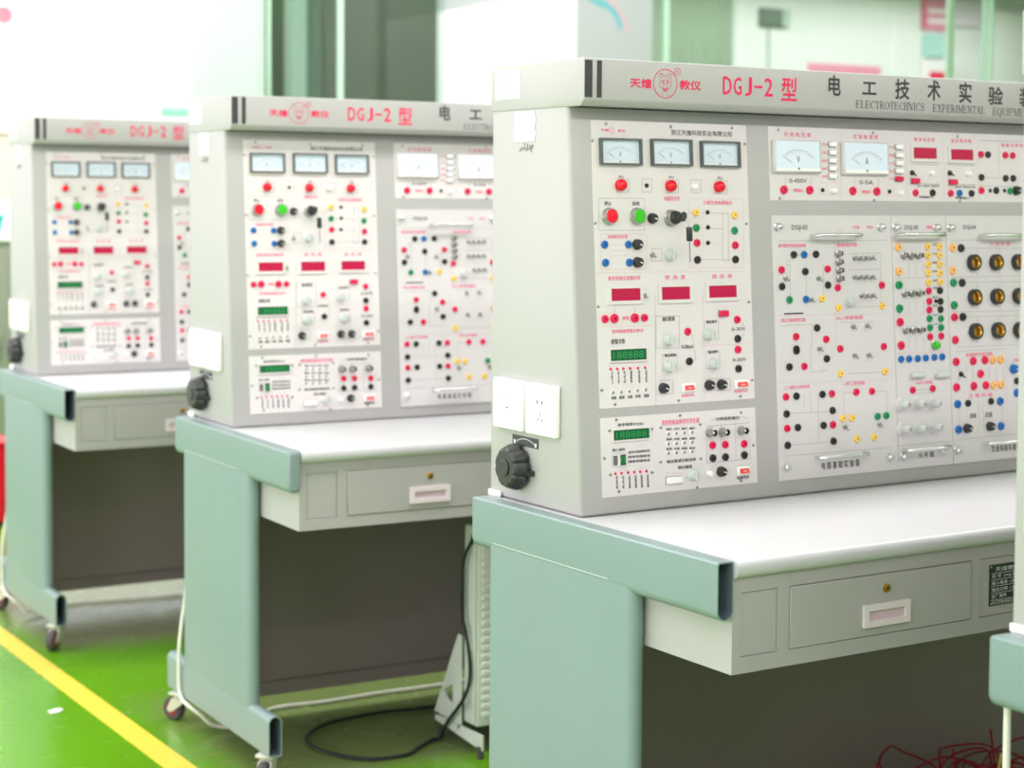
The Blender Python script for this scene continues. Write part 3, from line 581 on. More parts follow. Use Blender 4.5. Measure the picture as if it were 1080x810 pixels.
LINES = [
 ('ctl','g',[(0.0998,1.3903,0.1266,1.3906),(0.1266,1.3906,0.1256,1.3672),(0.1256,1.3672,0.0988,1.367),(0.0988,1.367,0.0998,1.3903),(0.2106,1.3902,0.2384,1.3904),(0.2384,1.3904,0.2374,1.3666),(0.2374,1.3666,0.2096,1.3665),(0.2096,1.3665,0.2106,1.3902),(0.3233,1.3904,0.3521,1.3907),(0.3521,1.3907,0.351,1.3665),(0.351,1.3665,0.3222,1.3663),(0.3222,1.3663,0.3233,1.3904),(0.1563,1.3913,0.1784,1.3915),(0.1784,1.3915,0.1773,1.368),(0.1773,1.368,0.1553,1.3678),(0.1553,1.3678,0.1563,1.3913),(0.2681,1.3916,0.2909,1.3918),(0.2909,1.3918,0.2899,1.3678),(0.2899,1.3678,0.2671,1.3677),(0.2671,1.3677,0.2681,1.3916),(0.0595,1.356,0.1606,1.3565),(0.1606,1.3565,0.1581,1.299),(0.1581,1.299,0.0571,1.2994),(0.0571,1.2994,0.0595,1.356),(0.3395,1.3297,0.3534,1.3297),(0.3534,1.3297,0.3496,1.2409),(0.3496,1.2409,0.3357,1.2411),(0.3357,1.2411,0.3395,1.3297),(0.1725,1.2661,0.1957,1.2658),(0.1957,1.2658,0.1948,1.243),(0.1948,1.243,0.1715,1.2433),(0.1715,1.2433,0.1725,1.2661),(0.288,1.2443,0.3626,1.2442),(0.2904,1.3027,0.3383,1.3007),(0.2916,1.331,0.3395,1.3293),(0.178,1.1439,0.2304,1.1424),(0.2304,1.1424,0.228,1.0841),(0.228,1.0841,0.1755,1.0861),(0.1755,1.0861,0.178,1.1439),(0.1897,1.0739,0.223,1.0725),(0.223,1.0725,0.2217,1.0419),(0.2217,1.0419,0.1884,1.0434),(0.1884,1.0434,0.1897,1.0739),(0.2886,1.1319,0.3216,1.1309),(0.3216,1.1309,0.3202,1.0972),(0.3202,1.0972,0.2872,1.0984),(0.2872,1.0984,0.2886,1.1319),(0.2902,1.075,0.3219,1.0737),(0.3219,1.0737,0.3206,1.0426),(0.3206,1.0426,0.2889,1.044),(0.2889,1.044,0.2902,1.075),(0.1839,1.0278,0.2113,1.0265),(0.2113,1.0265,0.2103,1.002),(0.2103,1.002,0.1828,1.0034),(0.1828,1.0034,0.1839,1.0278),(0.2894,1.0248,0.3458,1.0222),(0.3458,1.0222,0.3449,1.0013),(0.3449,1.0013,0.2885,1.0042),(0.2885,1.0042,0.2894,1.0248),(0.1771,1.1835,0.1711,0.9807),(0.0861,1.1606,0.0855,1.1466),(0.1314,1.1604,0.1308,1.1463),(0.2588,1.1071,0.2661,1.0631),(0.2661,1.0631,0.2593,1.0582),(0.3771,1.1266,0.384,1.1132),(0.384,1.1132,0.3766,1.0978)]),
 ('ctl','p',[(0.0609,1.2928,0.1626,1.2922),(0.1626,1.2922,0.1598,1.2283),(0.1598,1.2283,0.0582,1.23),(0.0582,1.23,0.0609,1.2928),(0.2617,1.3561,0.3909,1.3567),(0.3909,1.3567,0.3855,1.2282),(0.3855,1.2282,0.2564,1.2302),(0.2564,1.2302,0.2617,1.3561),(0.08,1.2628,0.116,1.2625),(0.116,1.2625,0.1156,1.2533),(0.1156,1.2533,0.0796,1.2537),(0.0796,1.2537,0.08,1.2628),(0.0504,1.2243,0.3869,1.2212),(0.0805,1.2736,0.1164,1.2733),(0.2893,1.2752,0.3371,1.2731),(0.059,1.128,0.1722,1.1269),(0.2863,1.1862,0.2823,0.9823),(0.2736,1.086,0.3937,1.0866),(0.0758,1.062,0.1517,1.0618)]),
 ('sig','g',[(0.0715,0.9031,0.1004,0.9011),(0.1004,0.9011,0.0994,0.8775),(0.0994,0.8775,0.0704,0.8796),(0.0704,0.8796,0.0715,0.9031),(0.2859,0.9121,0.2829,0.8709),(0.2829,0.8709,0.3867,0.8713),(0.3867,0.8713,0.3871,0.9129),(0.319,0.9412,0.318,0.871),(0.3538,0.9417,0.3522,0.8711),(0.287,0.938,0.3882,0.9386),(0.2939,0.9453,0.3061,0.9514),(0.3061,0.9514,0.3663,0.9515),(0.3663,0.9515,0.3837,0.9468)]),
 ('sig','p',[(0.1895,0.8597,0.2235,0.8572),(0.2235,0.8572,0.2226,0.8367),(0.2226,0.8367,0.1886,0.8393),(0.1886,0.8393,0.1895,0.8597),(0.0787,0.8705,0.0924,0.8735),(0.0924,0.8735,0.1066,0.8699),(0.1203,0.8699,0.1336,0.8735),(0.1336,0.8735,0.1473,0.8695)]),
 ('met','p',[(0.5807,1.389,0.5995,1.3892),(0.5995,1.3892,0.5986,1.3666),(0.5986,1.3666,0.5797,1.3664),(0.5797,1.3664,0.5807,1.389),(0.6141,1.3894,0.6318,1.3895),(0.6318,1.3895,0.6309,1.3667),(0.6309,1.3667,0.6131,1.3666),(0.6131,1.3666,0.6141,1.3894),(0.7576,1.3883,0.7762,1.3884),(0.7762,1.3884,0.7752,1.3647),(0.7752,1.3647,0.7566,1.3646),(0.7566,1.3646,0.7576,1.3883),(0.6386,1.4892,0.6363,1.3587),(0.8162,1.4837,0.8123,1.3571),(0.9183,1.4831,0.9145,1.3565),(1.0172,1.4833,1.0133,1.3554)]),
 ('met','g',[(0.4949,1.3813,0.4956,1.3976),(0.5597,1.3809,0.5605,1.3992),(0.6712,1.3803,0.6719,1.3985),(0.7349,1.3808,0.7357,1.3991),(1.0368,1.4053,1.0909,1.4044),(1.078,1.4796,1.0753,1.4138),(1.0147,1.388,1.1472,1.3861)]),
 ('met','k',[(0.8434,1.391,0.9028,1.39),(0.9492,1.39,1.0055,1.3895),(0.8247,1.4288,0.9043,1.4285),(0.93,1.4294,1.0071,1.429),(1.0221,1.4809,1.1511,1.4811)]),
 ('mod3','g',[(0.4699,1.2774,0.7497,1.2775),(0.5174,1.2509,0.5302,1.2507),(0.5434,1.2509,0.5602,1.2514),(0.4967,1.2338,0.4953,1.1694),(0.5372,1.2138,0.5358,1.1717),(0.5824,1.2325,0.5789,1.1707),(0.6498,1.252,0.7327,1.252),(0.6485,1.2201,0.7314,1.2204),(0.6388,1.1479,0.7284,1.1471),(0.4695,1.1171,0.5482,1.1178),(0.5482,1.1178,0.5463,1.0741),(0.6213,1.1188,0.7113,1.1177),(0.7327,1.252,0.7284,1.1471),(0.4894,1.2403,0.497,1.2402),(0.497,1.2402,0.4966,1.2312),(0.4966,1.2312,0.489,1.2313),(0.489,1.2313,0.4894,1.2403),(0.4709,0.8705,0.7436,0.8688),(0.4874,0.9505,0.5897,0.9487),(0.4871,0.8904,0.5895,0.89),(0.5374,0.9853,0.5386,0.9489),(0.5574,0.9826,0.5557,0.8899),(0.6358,1.0194,0.7309,1.0181),(0.6228,0.9826,0.6526,0.9821),(0.6228,0.9826,0.6224,0.9383),(0.7082,0.9809,0.7364,0.9802),(0.7364,0.9802,0.7369,0.9369),(0.5218,0.9827,0.5208,0.9593),(0.5414,1.0809,0.5435,1.0253),(0.5435,1.0253,0.584,1.0286)]),
 ('mod3','p',[(0.6112,1.2763,0.606,1.0685),(0.4682,1.1364,0.7482,1.1326),(0.4637,1.009,0.7443,1.0016)]),
 ('mod5','g',[(0.8082,1.2327,0.8076,1.2074),(0.8282,1.2324,0.8276,1.2071),(0.8487,1.2321,0.8482,1.2067),(0.805,1.1569,0.8044,1.1316),(0.825,1.1564,0.8244,1.1311),(0.8456,1.1559,0.845,1.1305),(0.802,1.0845,0.8014,1.0592),(0.822,1.0838,0.8214,1.0584),(0.8426,1.0831,0.842,1.0576),(0.7722,1.2013,0.856,1.2022),(0.7731,1.2767,0.9064,1.2767),(0.7626,0.8702,0.9078,0.8705),(0.8163,0.9779,0.8616,0.9782),(0.8183,0.9712,0.8568,0.9709)]),
 ('mod5','p',[(0.7692,1.1293,0.853,1.1303),(0.7702,1.0532,0.9106,1.0519),(0.7678,0.9965,0.9084,0.998)]),
 ('mod4','g',[(0.9683,1.2604,1.1424,1.2581),(0.9655,1.1909,1.1395,1.1885),(0.9625,1.1202,1.1367,1.1186),(0.9272,1.2012,1.1401,1.2009),(0.9243,1.131,1.1371,1.1285),(0.9303,1.2762,1.1431,1.2757),(0.9358,1.0591,1.1342,1.0586),(1.0024,1.2594,1.0019,1.2456),(1.001,1.2127,1.0007,1.204),(0.9996,1.1902,0.999,1.1763),(0.9982,1.1434,0.9978,1.1348),(0.9967,1.1192,0.9961,1.1054),(0.9952,1.0725,0.9949,1.0638),(1.0677,1.2588,1.0672,1.2448),(1.0663,1.2116,1.0659,1.2029),(1.0649,1.1889,1.0643,1.175),(1.0634,1.1417,1.0631,1.133),(1.0619,1.1173,1.0613,1.1033),(1.0605,1.0701,1.0601,1.0614),(1.1332,1.2582,1.1327,1.2441),(1.1318,1.2106,1.1314,1.2017),(1.1303,1.1877,1.1298,1.1736),(1.1289,1.14,1.1285,1.1312),(1.1274,1.1154,1.1268,1.1013),(1.1259,1.0677,1.1256,1.0589),(0.9314,1.0501,1.0763,1.0511),(0.9311,0.8723,1.1178,0.8738),(0.9355,0.9352,0.9359,0.8986),(1.059,0.9351,1.0594,0.8978),(0.9905,0.9455,0.9931,0.8934),(1.0023,0.9432,1.005,0.8927),(0.9422,0.8915,0.9576,0.8912),(0.9609,1.0279,0.96,1.0073),(0.9596,0.9973,0.9589,0.9806)]),
 ('mod4','k',[(0.9384,1.0165,0.9379,0.9916),(0.9778,1.0148,0.9772,0.9898),(1.0252,1.0127,1.0246,0.9875),(1.0467,1.0117,1.0461,0.9864),(1.0674,1.0108,1.0668,0.9855)]),
 ('mod4','p',[(1.0762,1.0494,1.0739,0.8732),(0.928,0.9672,1.0738,0.9675),(1.0974,1.0333,1.0947,0.9909),(1.0947,0.9909,1.1006,0.9328),(1.1028,0.9258,1.1224,0.9248),(1.1224,0.9248,1.1211,0.8941),(1.1211,0.8941,1.1016,0.8953),(1.1016,0.8953,1.1028,0.9258)]),
]
HEADER_PRINT = [
 ('p','D',0.3055,1.5473,0.3252,1.5795),
 ('p','G',0.3306,1.5473,0.3488,1.579),
 ('p','J',0.3576,1.5466,0.373,1.5803),
 ('p','-',0.3793,1.562,0.3986,1.5655),
 ('p','2',0.4037,1.5474,0.4231,1.5804),
 ('p','型',0.4445,1.541,0.4828,1.5835),
 ('k','电',0.5619,1.5553,0.5918,1.5925),
 ('k','工',0.6484,1.5606,0.6845,1.5832),
 ('k','技',0.7347,1.5546,0.7723,1.5929),
 ('k','术',0.8224,1.5553,0.8562,1.594),
 ('k','实',0.91,1.5531,0.9437,1.5937),
 ('k','验',0.9925,1.5525,1.0341,1.588),
 ('k','装',1.0831,1.5509,1.1258,1.5894),
 ('k','ELECTROTECHNICS',0.631,1.5338,0.816,1.5474),
 ('k','EXPERIMENTAL',0.8369,1.5329,0.9847,1.5469),
 ('k','EQUIPMENT',1.0051,1.5317,1.1247,1.546),
 ('k','置',1.1767,1.5493,1.2206,1.5887),
 ('p','天煌',0.0962,1.5517,0.1434,1.5679),
 ('p','教仪',0.2061,1.5525,0.254,1.5687),
]

# ------------------------------------------------------------------ room shell
def structure(name, mb, **kw):
    o = obj(name, mb, **kw); o['kind'] = 'structure'; return o
GY, GR = 7.57, 6.05          # the two glass partition planes behind the benches
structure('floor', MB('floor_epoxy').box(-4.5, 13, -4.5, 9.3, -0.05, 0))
structure('ceiling', MB('ceiling_white').box(-4.5, 13, -4.5, 9.3, 3.3, 3.35))
structure('wall_front', MB('wall_white').box(-4.5, 13, -4.6, -4.5, 0, 3.3))
structure('wall_right', MB('wall_white').box(13, 13.1, -4.5, 9.3, 0, 3.3))
wl = MB('wall_white')
wl.box(-4.6, -4.5, -4.5, 9.3, 0, 0.55); wl.box(-4.6, -4.5, -4.5, 9.3, 2.95, 3.3)
for a, b in ((-4.5, -3.3), (-1.1, -0.1), (2.1, 3.1), (5.2, 5.4), (7.4, 9.3)): wl.box(-4.6, -4.5, a, b, 0.55, 2.95)  # the farthest opening is added to let light onto the pillar
structure('wall_left', wl)
# large window with bright daylight behind it, left of the glass partition
wb = MB('wall_white').box(-4.5, 2.36, GY, GY + 0.12, 0, 0.9)
structure('wall_back', wb.box(-4.5, 2.36, GY, GY + 0.12, 3.15, 3.3))
w3 = structure('window_3', MB('white_plastic').box(-4.5, 2.36, GY, GY + 0.06, 0.9, 0.95).box(-4.5, 2.36, GY, GY + 0.06, 3.1, 3.15))
fx = [-4.5, -3.1, -1.7, -0.3, 1.14, 1.62, 1.86, 2.36]
for a, b in zip(fx, fx[1:]):
    obj('window_pane', MB('meter_glass').box(a + 0.02, b - 0.02, GY + 0.025, GY + 0.031, 0.95, 3.1), w3)
    obj('window_mullion', MB('white_plastic').rbox(a - 0.02, a + 0.02, GY, GY + 0.06, 0.95, 3.1, 0.004), w3)
# far side of the glass: another lit room
structure('wall_far', MB('mint').box(3.5, 13, 9.2, 9.3, 0, 3.3))
structure('wall_side', MB('wall_white').prism([(2.92, 7.8), (2.97, 7.8), (3.60, 9.2), (3.55, 9.2)], 0, 3.3, 2))
pil = structure('wall_pillar', MB('column_grey').box(4.08, 4.62, 6.0, 6.76, 0, 3.3))  # grey front carries the pillar's shaded side in its colour
lit_face = structure('wall_lit_face', MB('wall_white').box(4.05, 4.08, 5.999, 6.76, 0, 3.3))  # white slab: light on the pillar's left face put into the colour
structure('wall_return', MB('wall_white').box(4.13, 4.3, 6.76, GY + 0.1, 0, 2.565).box(4.13, 4.3, 6.76, GY + 0.1, 2.565, 3.3, 'column_grey'))
# painted swoosh high on the pillar front (flat paint)
mu = MB()
for k, (pts, w, m) in enumerate((([(4.12, 2.60), (4.17, 2.52), (4.24, 2.49), (4.31, 2.475), (4.36, 2.43), (4.39, 2.35)], 0.022, 'mural_teal'), ([(4.30, 2.51), (4.36, 2.475), (4.41, 2.41), (4.46, 2.33)], 0.013, 'mural_pink'))):
    top = [(x + w * 0.4, 5.9985, z + w) for x, z in pts]; low = [(x - w * 0.4, 5.9985, z - w) for x, z in pts]; n = len(pts)
    mu.add([(x, y - 0.0006 * k, z) for x, y, z in top + low], [(i, i + 1, n + i + 1, n + i) for i in range(n - 1)], m)
obj('painted_swoosh', mu, pil)

def partition(name, y, xs, edges):
    w = structure(name, MB('glass_edge').box(xs[0], xs[-1], y - 0.01, y + 0.01, 0, 0.06).box(xs[0], xs[-1], y - 0.01, y + 0.01, 3.24, 3.3))
    for a, b in zip(xs, xs[1:]): obj('pane', MB('glass').box(a + 0.008, b - 0.008, y - 0.005, y + 0.005, 0.06, 3.24), w)
    for x, t in edges: obj('pane_edge', MB('glass_edge').box(x - t / 2, x + t / 2, y - 0.012, y + 0.012, 0.06, 3.24), w)
    return w
partition('window_1', GY, [2.36, 2.89, 3.38, 4.13], [(2.89, 0.012), (3.375, 0.03)])
partition('window_2', GR, [4.62, 4.755, 5.33, 6.6, 7.105, 7.45, 9.4, 11.2, 13.0], [(4.63, 0.02), (4.755, 0.035), (7.105, 0.05), (7.43, 0.02), (7.49, 0.018)])
# white roller screen behind the leftmost pane
def thing_mesh(name, mb, label, cat, group=None, loc=(0, 0, 0), rot=(0, 0, 0)):
    return tagged(obj(name, mb, loc=loc, rot=rot), label, cat, group)
thing_mesh('roller_screen', MB('white_plastic').box(2.47, 2.905, GY + 0.2, GY + 0.215, 0.02, 3.2), 'white screen hanging behind the glass left of the dark green board', 'screen')
gb = obj('green_board', MB('dark_green')  .box(3.6, 5.3, 9.12, 9.198, 0.1, 3.25)); tagged(gb, 'tall dark green board on the far wall left of the white pillar', 'board')
thing_mesh('door_post', MB('post_pale').box(3.22, 3.33, 7.95, 8.05, 0, 3.29), 'pale green post behind the glass before the dark board', 'post')
thing_mesh('door_post', MB('post_dark').box(3.335, 3.46, 8.0, 8.06, 0, 3.29), 'grey green upright strip behind the glass beside the pale post', 'post')
thing_mesh('cream_door', MB('door_cream').rbox(6.55, 6.86, 9.12, 9.19, 0, 3.1, 0.01), 'narrow cream door leaf seen through glass right beside the pillar', 'door')
thing_mesh('curtain', MB('sage').prism([(6.9 + 0.02 * i, 9.08 + 0.012 * math.sin(i * 0.9)) for i in range(43)] + [(7.74, 9.15), (6.9, 9.15)], 0.02, 3.2, 2, smooth=True), 'sage green curtain behind the glass above the word on the nearest header', 'curtain')
ds = obj('dark_sign', MB('post_dark').rbox(8.11, 8.42, 9.17, 9.199, 2.82, 2.975, 0.004)); tagged(ds, 'dark grey green rectangular sign on the far pale wall', 'sign')
obj('sign_edge', MB('post_pale').box(8.345, 8.425, 9.166, 9.17, 2.822, 2.973), ds)
thing_mesh('wall_rail', MB('post_pale').box(8.21, 8.225, 9.185, 9.199, 2.3, 2.82), 'thin upright strip below the dark sign on the far wall', 'strip')
thing_mesh('pink_banner', MB('poster_pink').box(8.66, 9.5, 9.19, 9.199, 2.44, 2.545), 'long pink strip banner on the far pale wall', 'banner')
def poster(m, x0, x1, z0, z1, label, marks=()):
    p = obj('wall_poster', MB(m).box(x0, x1, 9.17, 9.199, z0, z1)); tagged(p, label, 'poster', 'posters on the far wall behind the glass')
    for mm, a, b, c, d in marks: obj('printed_block', MB(mm).box(a, b, 9.168, 9.17, c, d), p)
poster('poster_pink', 9.98, 10.3, 2.9, 3.22, 'pink poster high behind the green glass edge', [('poster_white', 10.04, 10.26, 2.96, 3.0), ('poster_white', 10.04, 10.26, 3.05, 3.09), ('red', 9.98, 10.0, 2.9, 3.22)])
poster('poster_lilac', 10.36, 10.72, 2.95, 3.24, 'pale lilac poster right of the green glass edge')
poster('poster_teal', 10.0, 10.25, 2.66, 2.86, 'small teal poster below the pink poster')
poster('poster_white', 9.97, 10.29, 2.4, 2.63, 'whitish poster with a red block just above the nearest header', [('red', 10.07, 10.27, 2.46, 2.53)])
poster('mint', 10.35, 10.7, 2.4, 2.67, 'pale green poster beside the whitish one with the red block', [('poster_lilac', 10.38, 10.62, 2.5, 2.53)])
thing_mesh('bright_window_board', MB('wall_white').box(10.75, 12.6, 9.1, 9.14, 1.2, 3.1), 'large white board standing in for a bright window at the right edge', 'screen')  # plain white board in place of a bright window

# things at the far left, behind the last bench
mb_ = obj('sign_box', MB('mint_box').rbox(2.19, 2.35, GY - 0.06, GY - 0.004, 1.83, 1.885, 0.006)); tagged(mb_, 'small mint green sign box on the white wall above the middle bench', 'sign')
obj('sign_backing', MB('mint').box(2.17, 2.36, GY - 0.012, GY - 0.003, 1.885, 1.95), mb_)
thing_mesh('wall_sticker', MB('poster_pink').lathe([(0.0, 0), (0.05, 0), (0.05, 0.004), (0, 0.004)], 20), 'round pink sticker high on the white wall at the left edge', 'sticker', loc=(1.27, GY - 0.001, 2.37))
nb = obj('notice_board', MB('peach').box(0.3, 1.37, GY - 0.03, GY - 0.001, 1.33, 1.72)); tagged(nb, 'peach coloured notice board on the white wall at the left edge', 'board')
obj('board_rail', MB('paint_shade').box(0.3, 1.36, GY - 0.034, GY - 0.03, 1.69, 1.705), nb)
cb = empty('storage_cabinet', (0.45, 6.55, 0)); tagged(cb, 'grey green storage cabinet with white top behind the farthest bench', 'cabinet')
obj('cabinet_body', MB('cabinet_grey').rbox(-0.5, 0.48, -0.2, 0.2, 0, 1.13, 0.006), cb)
obj('cabinet_top', MB('white_plastic').rbox(-0.52, 0.5, -0.22, 0.22, 1.131, 1.16, 0.006), cb)
for k in (-0.25, 0.23): 
    dr = obj('cabinet_door', MB('cabinet_grey').rbox(k - 0.23, k + 0.23, -0.212, -0.201, 0.06, 1.1, 0.004), cb)
    obj('door_handle', MB('steel').rbox(k + 0.17, k + 0.185, -0.235, -0.213, 0.55, 0.68, 0.004), dr)
tb = empty('plastic_tub', (0.8, 6.5, 1.162)); tagged(tb, 'bright turquoise plastic tub standing on the cabinet top', 'tub')
obj('tub_body', MB('teal_bright').lathe([(0.1, 0), (0.12, 0.02), (0.135, 0.09), (0.14, 0.09), (0.14, 0.1), (0.125, 0.1), (0.11, 0.02), (0, 0.012)], 20, axis='z'), tb)
bn = empty('red_bin', (0.24, 4.93, 0)); tagged(bn, 'red plastic bin on the floor behind the farthest bench', 'bin')
obj('bin_body', MB('red_bin').prism([(-0.19, 0.02), (0.19, 0.02), (0.215, 0.33), (-0.215, 0.33)], -0.17, 0.17, 1), bn)
obj('bin_rim', MB('red_bin').rbox(-0.225, 0.225, -0.18, 0.18, 0.33, 0.35, 0.006), bn)
obj('bin_base', MB('black').box(-0.18, 0.18, -0.16, 0.16, 0, 0.02), bn)

# yellow lane line on the floor and a scrap of paper
yl = MB('line_yellow'); yl.add([(-0.24, -0.4, 0.001), (-0.163, -0.4, 0.001), (-0.139, 5.2, 0.001), (-0.19, 5.2, 0.001)], [(0, 1, 2, 3)])
v0 = [(-0.257, -0.6), (-0.181, -0.6), (-0.0984, 5.2), (-0.15, 5.2)]
yl = MB('line_yellow').prism(v0, 0.0003, 0.0016, 2)
o = structure('trim_1', yl); 
thing_mesh('paper_scrap', MB('paper').prism([(-0.022, -0.01), (0.0, -0.016), (0.024, -0.006), (0.02, 0.012), (-0.012, 0.014)], 0.001, 0.004, 2), 'small white paper scrap on the green floor left of the yellow line', 'paper', loc=(-0.288, 2.006, 0), rot=(0, 0, 0.4))

# ------------------------------------------------------------------ the bench
W = 1.80
ZD, ZH, ZT = 0.7937, 1.5161, 1.600
YP1, YB = 0.052, 0.305
TILT = math.atan2(YP1, ZH - ZD)
def face_y(z): return YP1 * (z - ZD) / (ZH - ZD)

bench = empty('test_bench', (0, 0, 0))
tagged(bench, 'nearest pale grey electrical test bench, its header and panels in sharp focus', 'workbench', 'electrical test benches in a row')

# -- console, header, worktop
def bevel_prism(poly, a, b, axis, m, off, seg=3):
    bm = bmesh.new(); n = len(poly)
    def p3(p, t):
        q = list(p); q.insert(axis, t); return q
    va = [bm.verts.new(p3(p, a)) for p in poly]; vb = [bm.verts.new(p3(p, b)) for p in poly]
    for i in range(n): bm.faces.new((va[i], va[(i + 1) % n], vb[(i + 1) % n], vb[i]))
    bm.faces.new(va[::-1]); bm.faces.new(vb)
    bmesh.ops.recalc_face_normals(bm, faces=bm.faces[:])
    if off: bmesh.ops.bevel(bm, geom=bm.edges[:], offset=off, segments=seg, affect='EDGES', profile=0.5)
    return MB(m).bm(bm, 0, True)
console = obj('console', bevel_prism([(0, ZD + 0.001), (YP1, ZH + 0.01), (YB, ZH + 0.01), (YB, ZD + 0.001)], 0, W, 0, 'paint', 0.007), bench)
header = obj('header', bevel_prism([(-0.001, ZT), (-0.001, ZH + 0.0115), (0.011, ZH), (YB + 0.002, ZH), (YB + 0.002, ZT)], -0.002, W + 0.002, 0, 'paint', 0.003, 2), bench)
obj('underside_shade', MB('hole').box(0.002, W - 0.002, 0.0125, 0.046, ZH - 0.0012, ZH - 0.0002), header)  # dark strip painted as the shadow line under the header
HY = -0.0014
for x0, x1 in ((-0.0005, 0.0150), (0.0250, 0.0350)):
    obj('black_stripe', MB('stripe').box(x0, x1, HY - 0.0005, HY + 0.001, 1.5312, 1.5957), header)
SERIF = {  # thick (1) and thin (0) strokes on a 1 x 1 cell; A = arc (cx, cz, rx, rz, from, to)
 'E': [(1,.2,0,.2,1),(0,.05,1,.88,1),(0,.05,0,.9,0),(0,.2,.52,.65,.52),(0,.88,1,.88,.78),(0,.9,0,.92,.24),(0,.65,.4,.65,.64)],
 'L': [(1,.25,0,.25,1),(0,.08,1,.45,1),(0,.08,0,.9,0),(0,.9,0,.93,.28)],
 'C': [('A',.55,.5,.42,.5,45,315),(1,.14,.3,.14,.7),(0,.88,.7,.88,1)],
 'T': [(1,.5,0,.5,1),(0,.06,1,.94,1),(0,.32,0,.68,0),(0,.06,1,.04,.74),(0,.94,1,.96,.74)],
 'R': [(1,.2,0,.2,1),(0,.04,1,.5,1),(0,.05,0,.36,0),('A',.48,.76,.3,.24,-90,90),(0,.2,.52,.5,.52),(1,.48,.52,.82,0),(0,.75,0,.98,0)],
 'O': [('A',.5,.5,.44,.5,0,360),(1,.08,.3,.08,.7),(1,.92,.3,.92,.7)],
 'H': [(1,.2,0,.2,1),(1,.8,0,.8,1),(0,.2,.5,.8,.5),(0,.04,1,.36,1),(0,.04,0,.36,0),(0,.64,1,.96,1),(0,.64,0,.96,0)],
 'N': [(0,.18,0,.18,1),(1,.18,1,.82,0),(0,.82,0,.82,1),(0,.02,1,.2,1),(0,.04,0,.32,0),(0,.68,1,.98,1)],
 'I': [(1,.5,0,.5,1),(0,.25,1,.75,1),(0,.25,0,.75,0)],
 'S': [('A',.48,.75,.32,.25,60,230),('A',.48,.25,.36,.25,-130,60),(1,.28,.62,.72,.4),(0,.82,.76,.82,1),(0,.12,0,.12,.26)],
 'X': [(1,.15,1,.85,0),(0,.85,1,.15,0),(0,.02,1,.32,1),(0,.68,1,.98,1),(0,.02,0,.32,0),(0,.68,0,.98,0)],
 'P': [(1,.22,0,.22,1),(0,.04,1,.5,1),(0,.05,0,.4,0),('A',.5,.74,.32,.26,-90,90),(0,.22,.48,.5,.48)],
 'M': [(0,.14,0,.14,1),(1,.14,1,.5,.05),(0,.86,1,.5,.05),(1,.86,0,.86,1),(0,0,1,.16,1),(0,.84,1,1,1),(0,.02,0,.26,0),(0,.72,0,1,0)],
 'A': [(0,.5,1,.1,0),(1,.5,1,.86,0),(0,.26,.36,.7,.36),(0,0,0,.24,0),(0,.7,0,1,0)],
 'Q': [('A',.5,.5,.44,.5,0,360),(1,.08,.3,.08,.7),(1,.92,.3,.92,.7),(1,.5,.08,.85,-.2)],
 'U': [(1,.2,.3,.2,1),(0,.8,.3,.8,1),('A',.5,.3,.3,.3,180,360),(0,.04,1,.36,1),(0,.66,1,.94,1)]}
def put_serif(mb, word, x0, z0, x1, z1, y, m):
    wd = [0.55 if ch == 'I' else (1.2 if ch == 'M' else 1.0) for ch in word]; u = (x1 - x0) / sum(wd); h = z1 - z0; x = x0
    for ch, w in zip(word, wd):
        cw = u * w * 0.93
        for s in SERIF[ch]:
            if s[0] == 'A': ring(mb, x + s[1] * cw, z0 + s[2] * h, s[3] * cw, s[4] * h, y, 0.0008, m, 12, s[5], s[6])
            else: put_line(mb, x + s[1] * cw, z0 + s[2] * h, x + s[3] * cw, z0 + s[4] * h, y - 1e-5, 0.0017 if s[0] else 0.0007, m)
        x += u * w
for c, s, x0, z0, x1, z1 in HEADER_PRINT:
    hp = MB()
    if s in ('ELECTROTECHNICS', 'EXPERIMENTAL', 'EQUIPMENT'):
        put_serif(hp, s, x0, z0, x1, z1, HY - 0.0002, 'ink'); obj('lettering', hp, header, kind='stuff'); continue
    put_text(hp, s, x0, z0, x1, z1, HY - 0.0002, 'ink_red' if c == 'p' else 'ink', 0.0009 if c == 'k' and len(s) == 1 else (0.0005 if len(s) < 3 else 0.0003))
    obj('lettering', hp, header, kind='stuff')
lg = MB()   # oval emblem with a small creature's head and its ring mark
cx, cz = 0.1738, 1.5612
ring(lg, cx, cz, 0.0262, 0.0255, HY - 0.0002, 0.0014, 'ink_red', 40)
ring(lg, 0.2006, 1.5836, 0.007, 0.0062, HY - 0.0002, 0.0008, 'ink_red', 18); put_text(lg, 'R', 0.1982, 1.5812, 0.203, 1.586, HY - 0.0002, 'ink_red')
ring(lg, cx, cz + 0.001, 0.0135, 0.0125, HY - 0.0002, 0.0007, 'ink_red', 24); ring(lg, cx, cz - 0.001, 0.006, 0.008, HY - 0.0002, 0.0007, 'ink_red', 16)
ring(lg, cx - 0.0095, cz + 0.0135, 0.0045, 0.004, HY - 0.0002, 0.0009, 'ink_red', 12, 20, 220); ring(lg, cx + 0.0095, cz + 0.0135, 0.0045, 0.004, HY - 0.0002, 0.0009, 'ink_red', 12, -40, 160)
for q in (-1, 1):
    ring(lg, cx + q * 0.0065, cz + 0.0035, 0.0024, 0.0018, HY - 0.0002, 0.0008, 'ink_red', 10); put_line(lg, cx + q * 0.0015, cz - 0.002, cx + q * 0.003, cz + 0.003, HY - 0.0002, 0.0008, 'ink_red')
    put_line(lg, cx + q * 0.0055, cz - 0.021, cx + q * 0.0075, cz - 0.0165, HY - 0.0002, 0.0008, 'ink_red')
for k in range(4): put_line(lg, cx - 0.009 + 0.0018 * k, cz - 0.0085 - 0.002 * k, cx + 0.009 - 0.0018 * k, cz - 0.0085 - 0.002 * k, HY - 0.0002, 0.0007, 'ink_red')
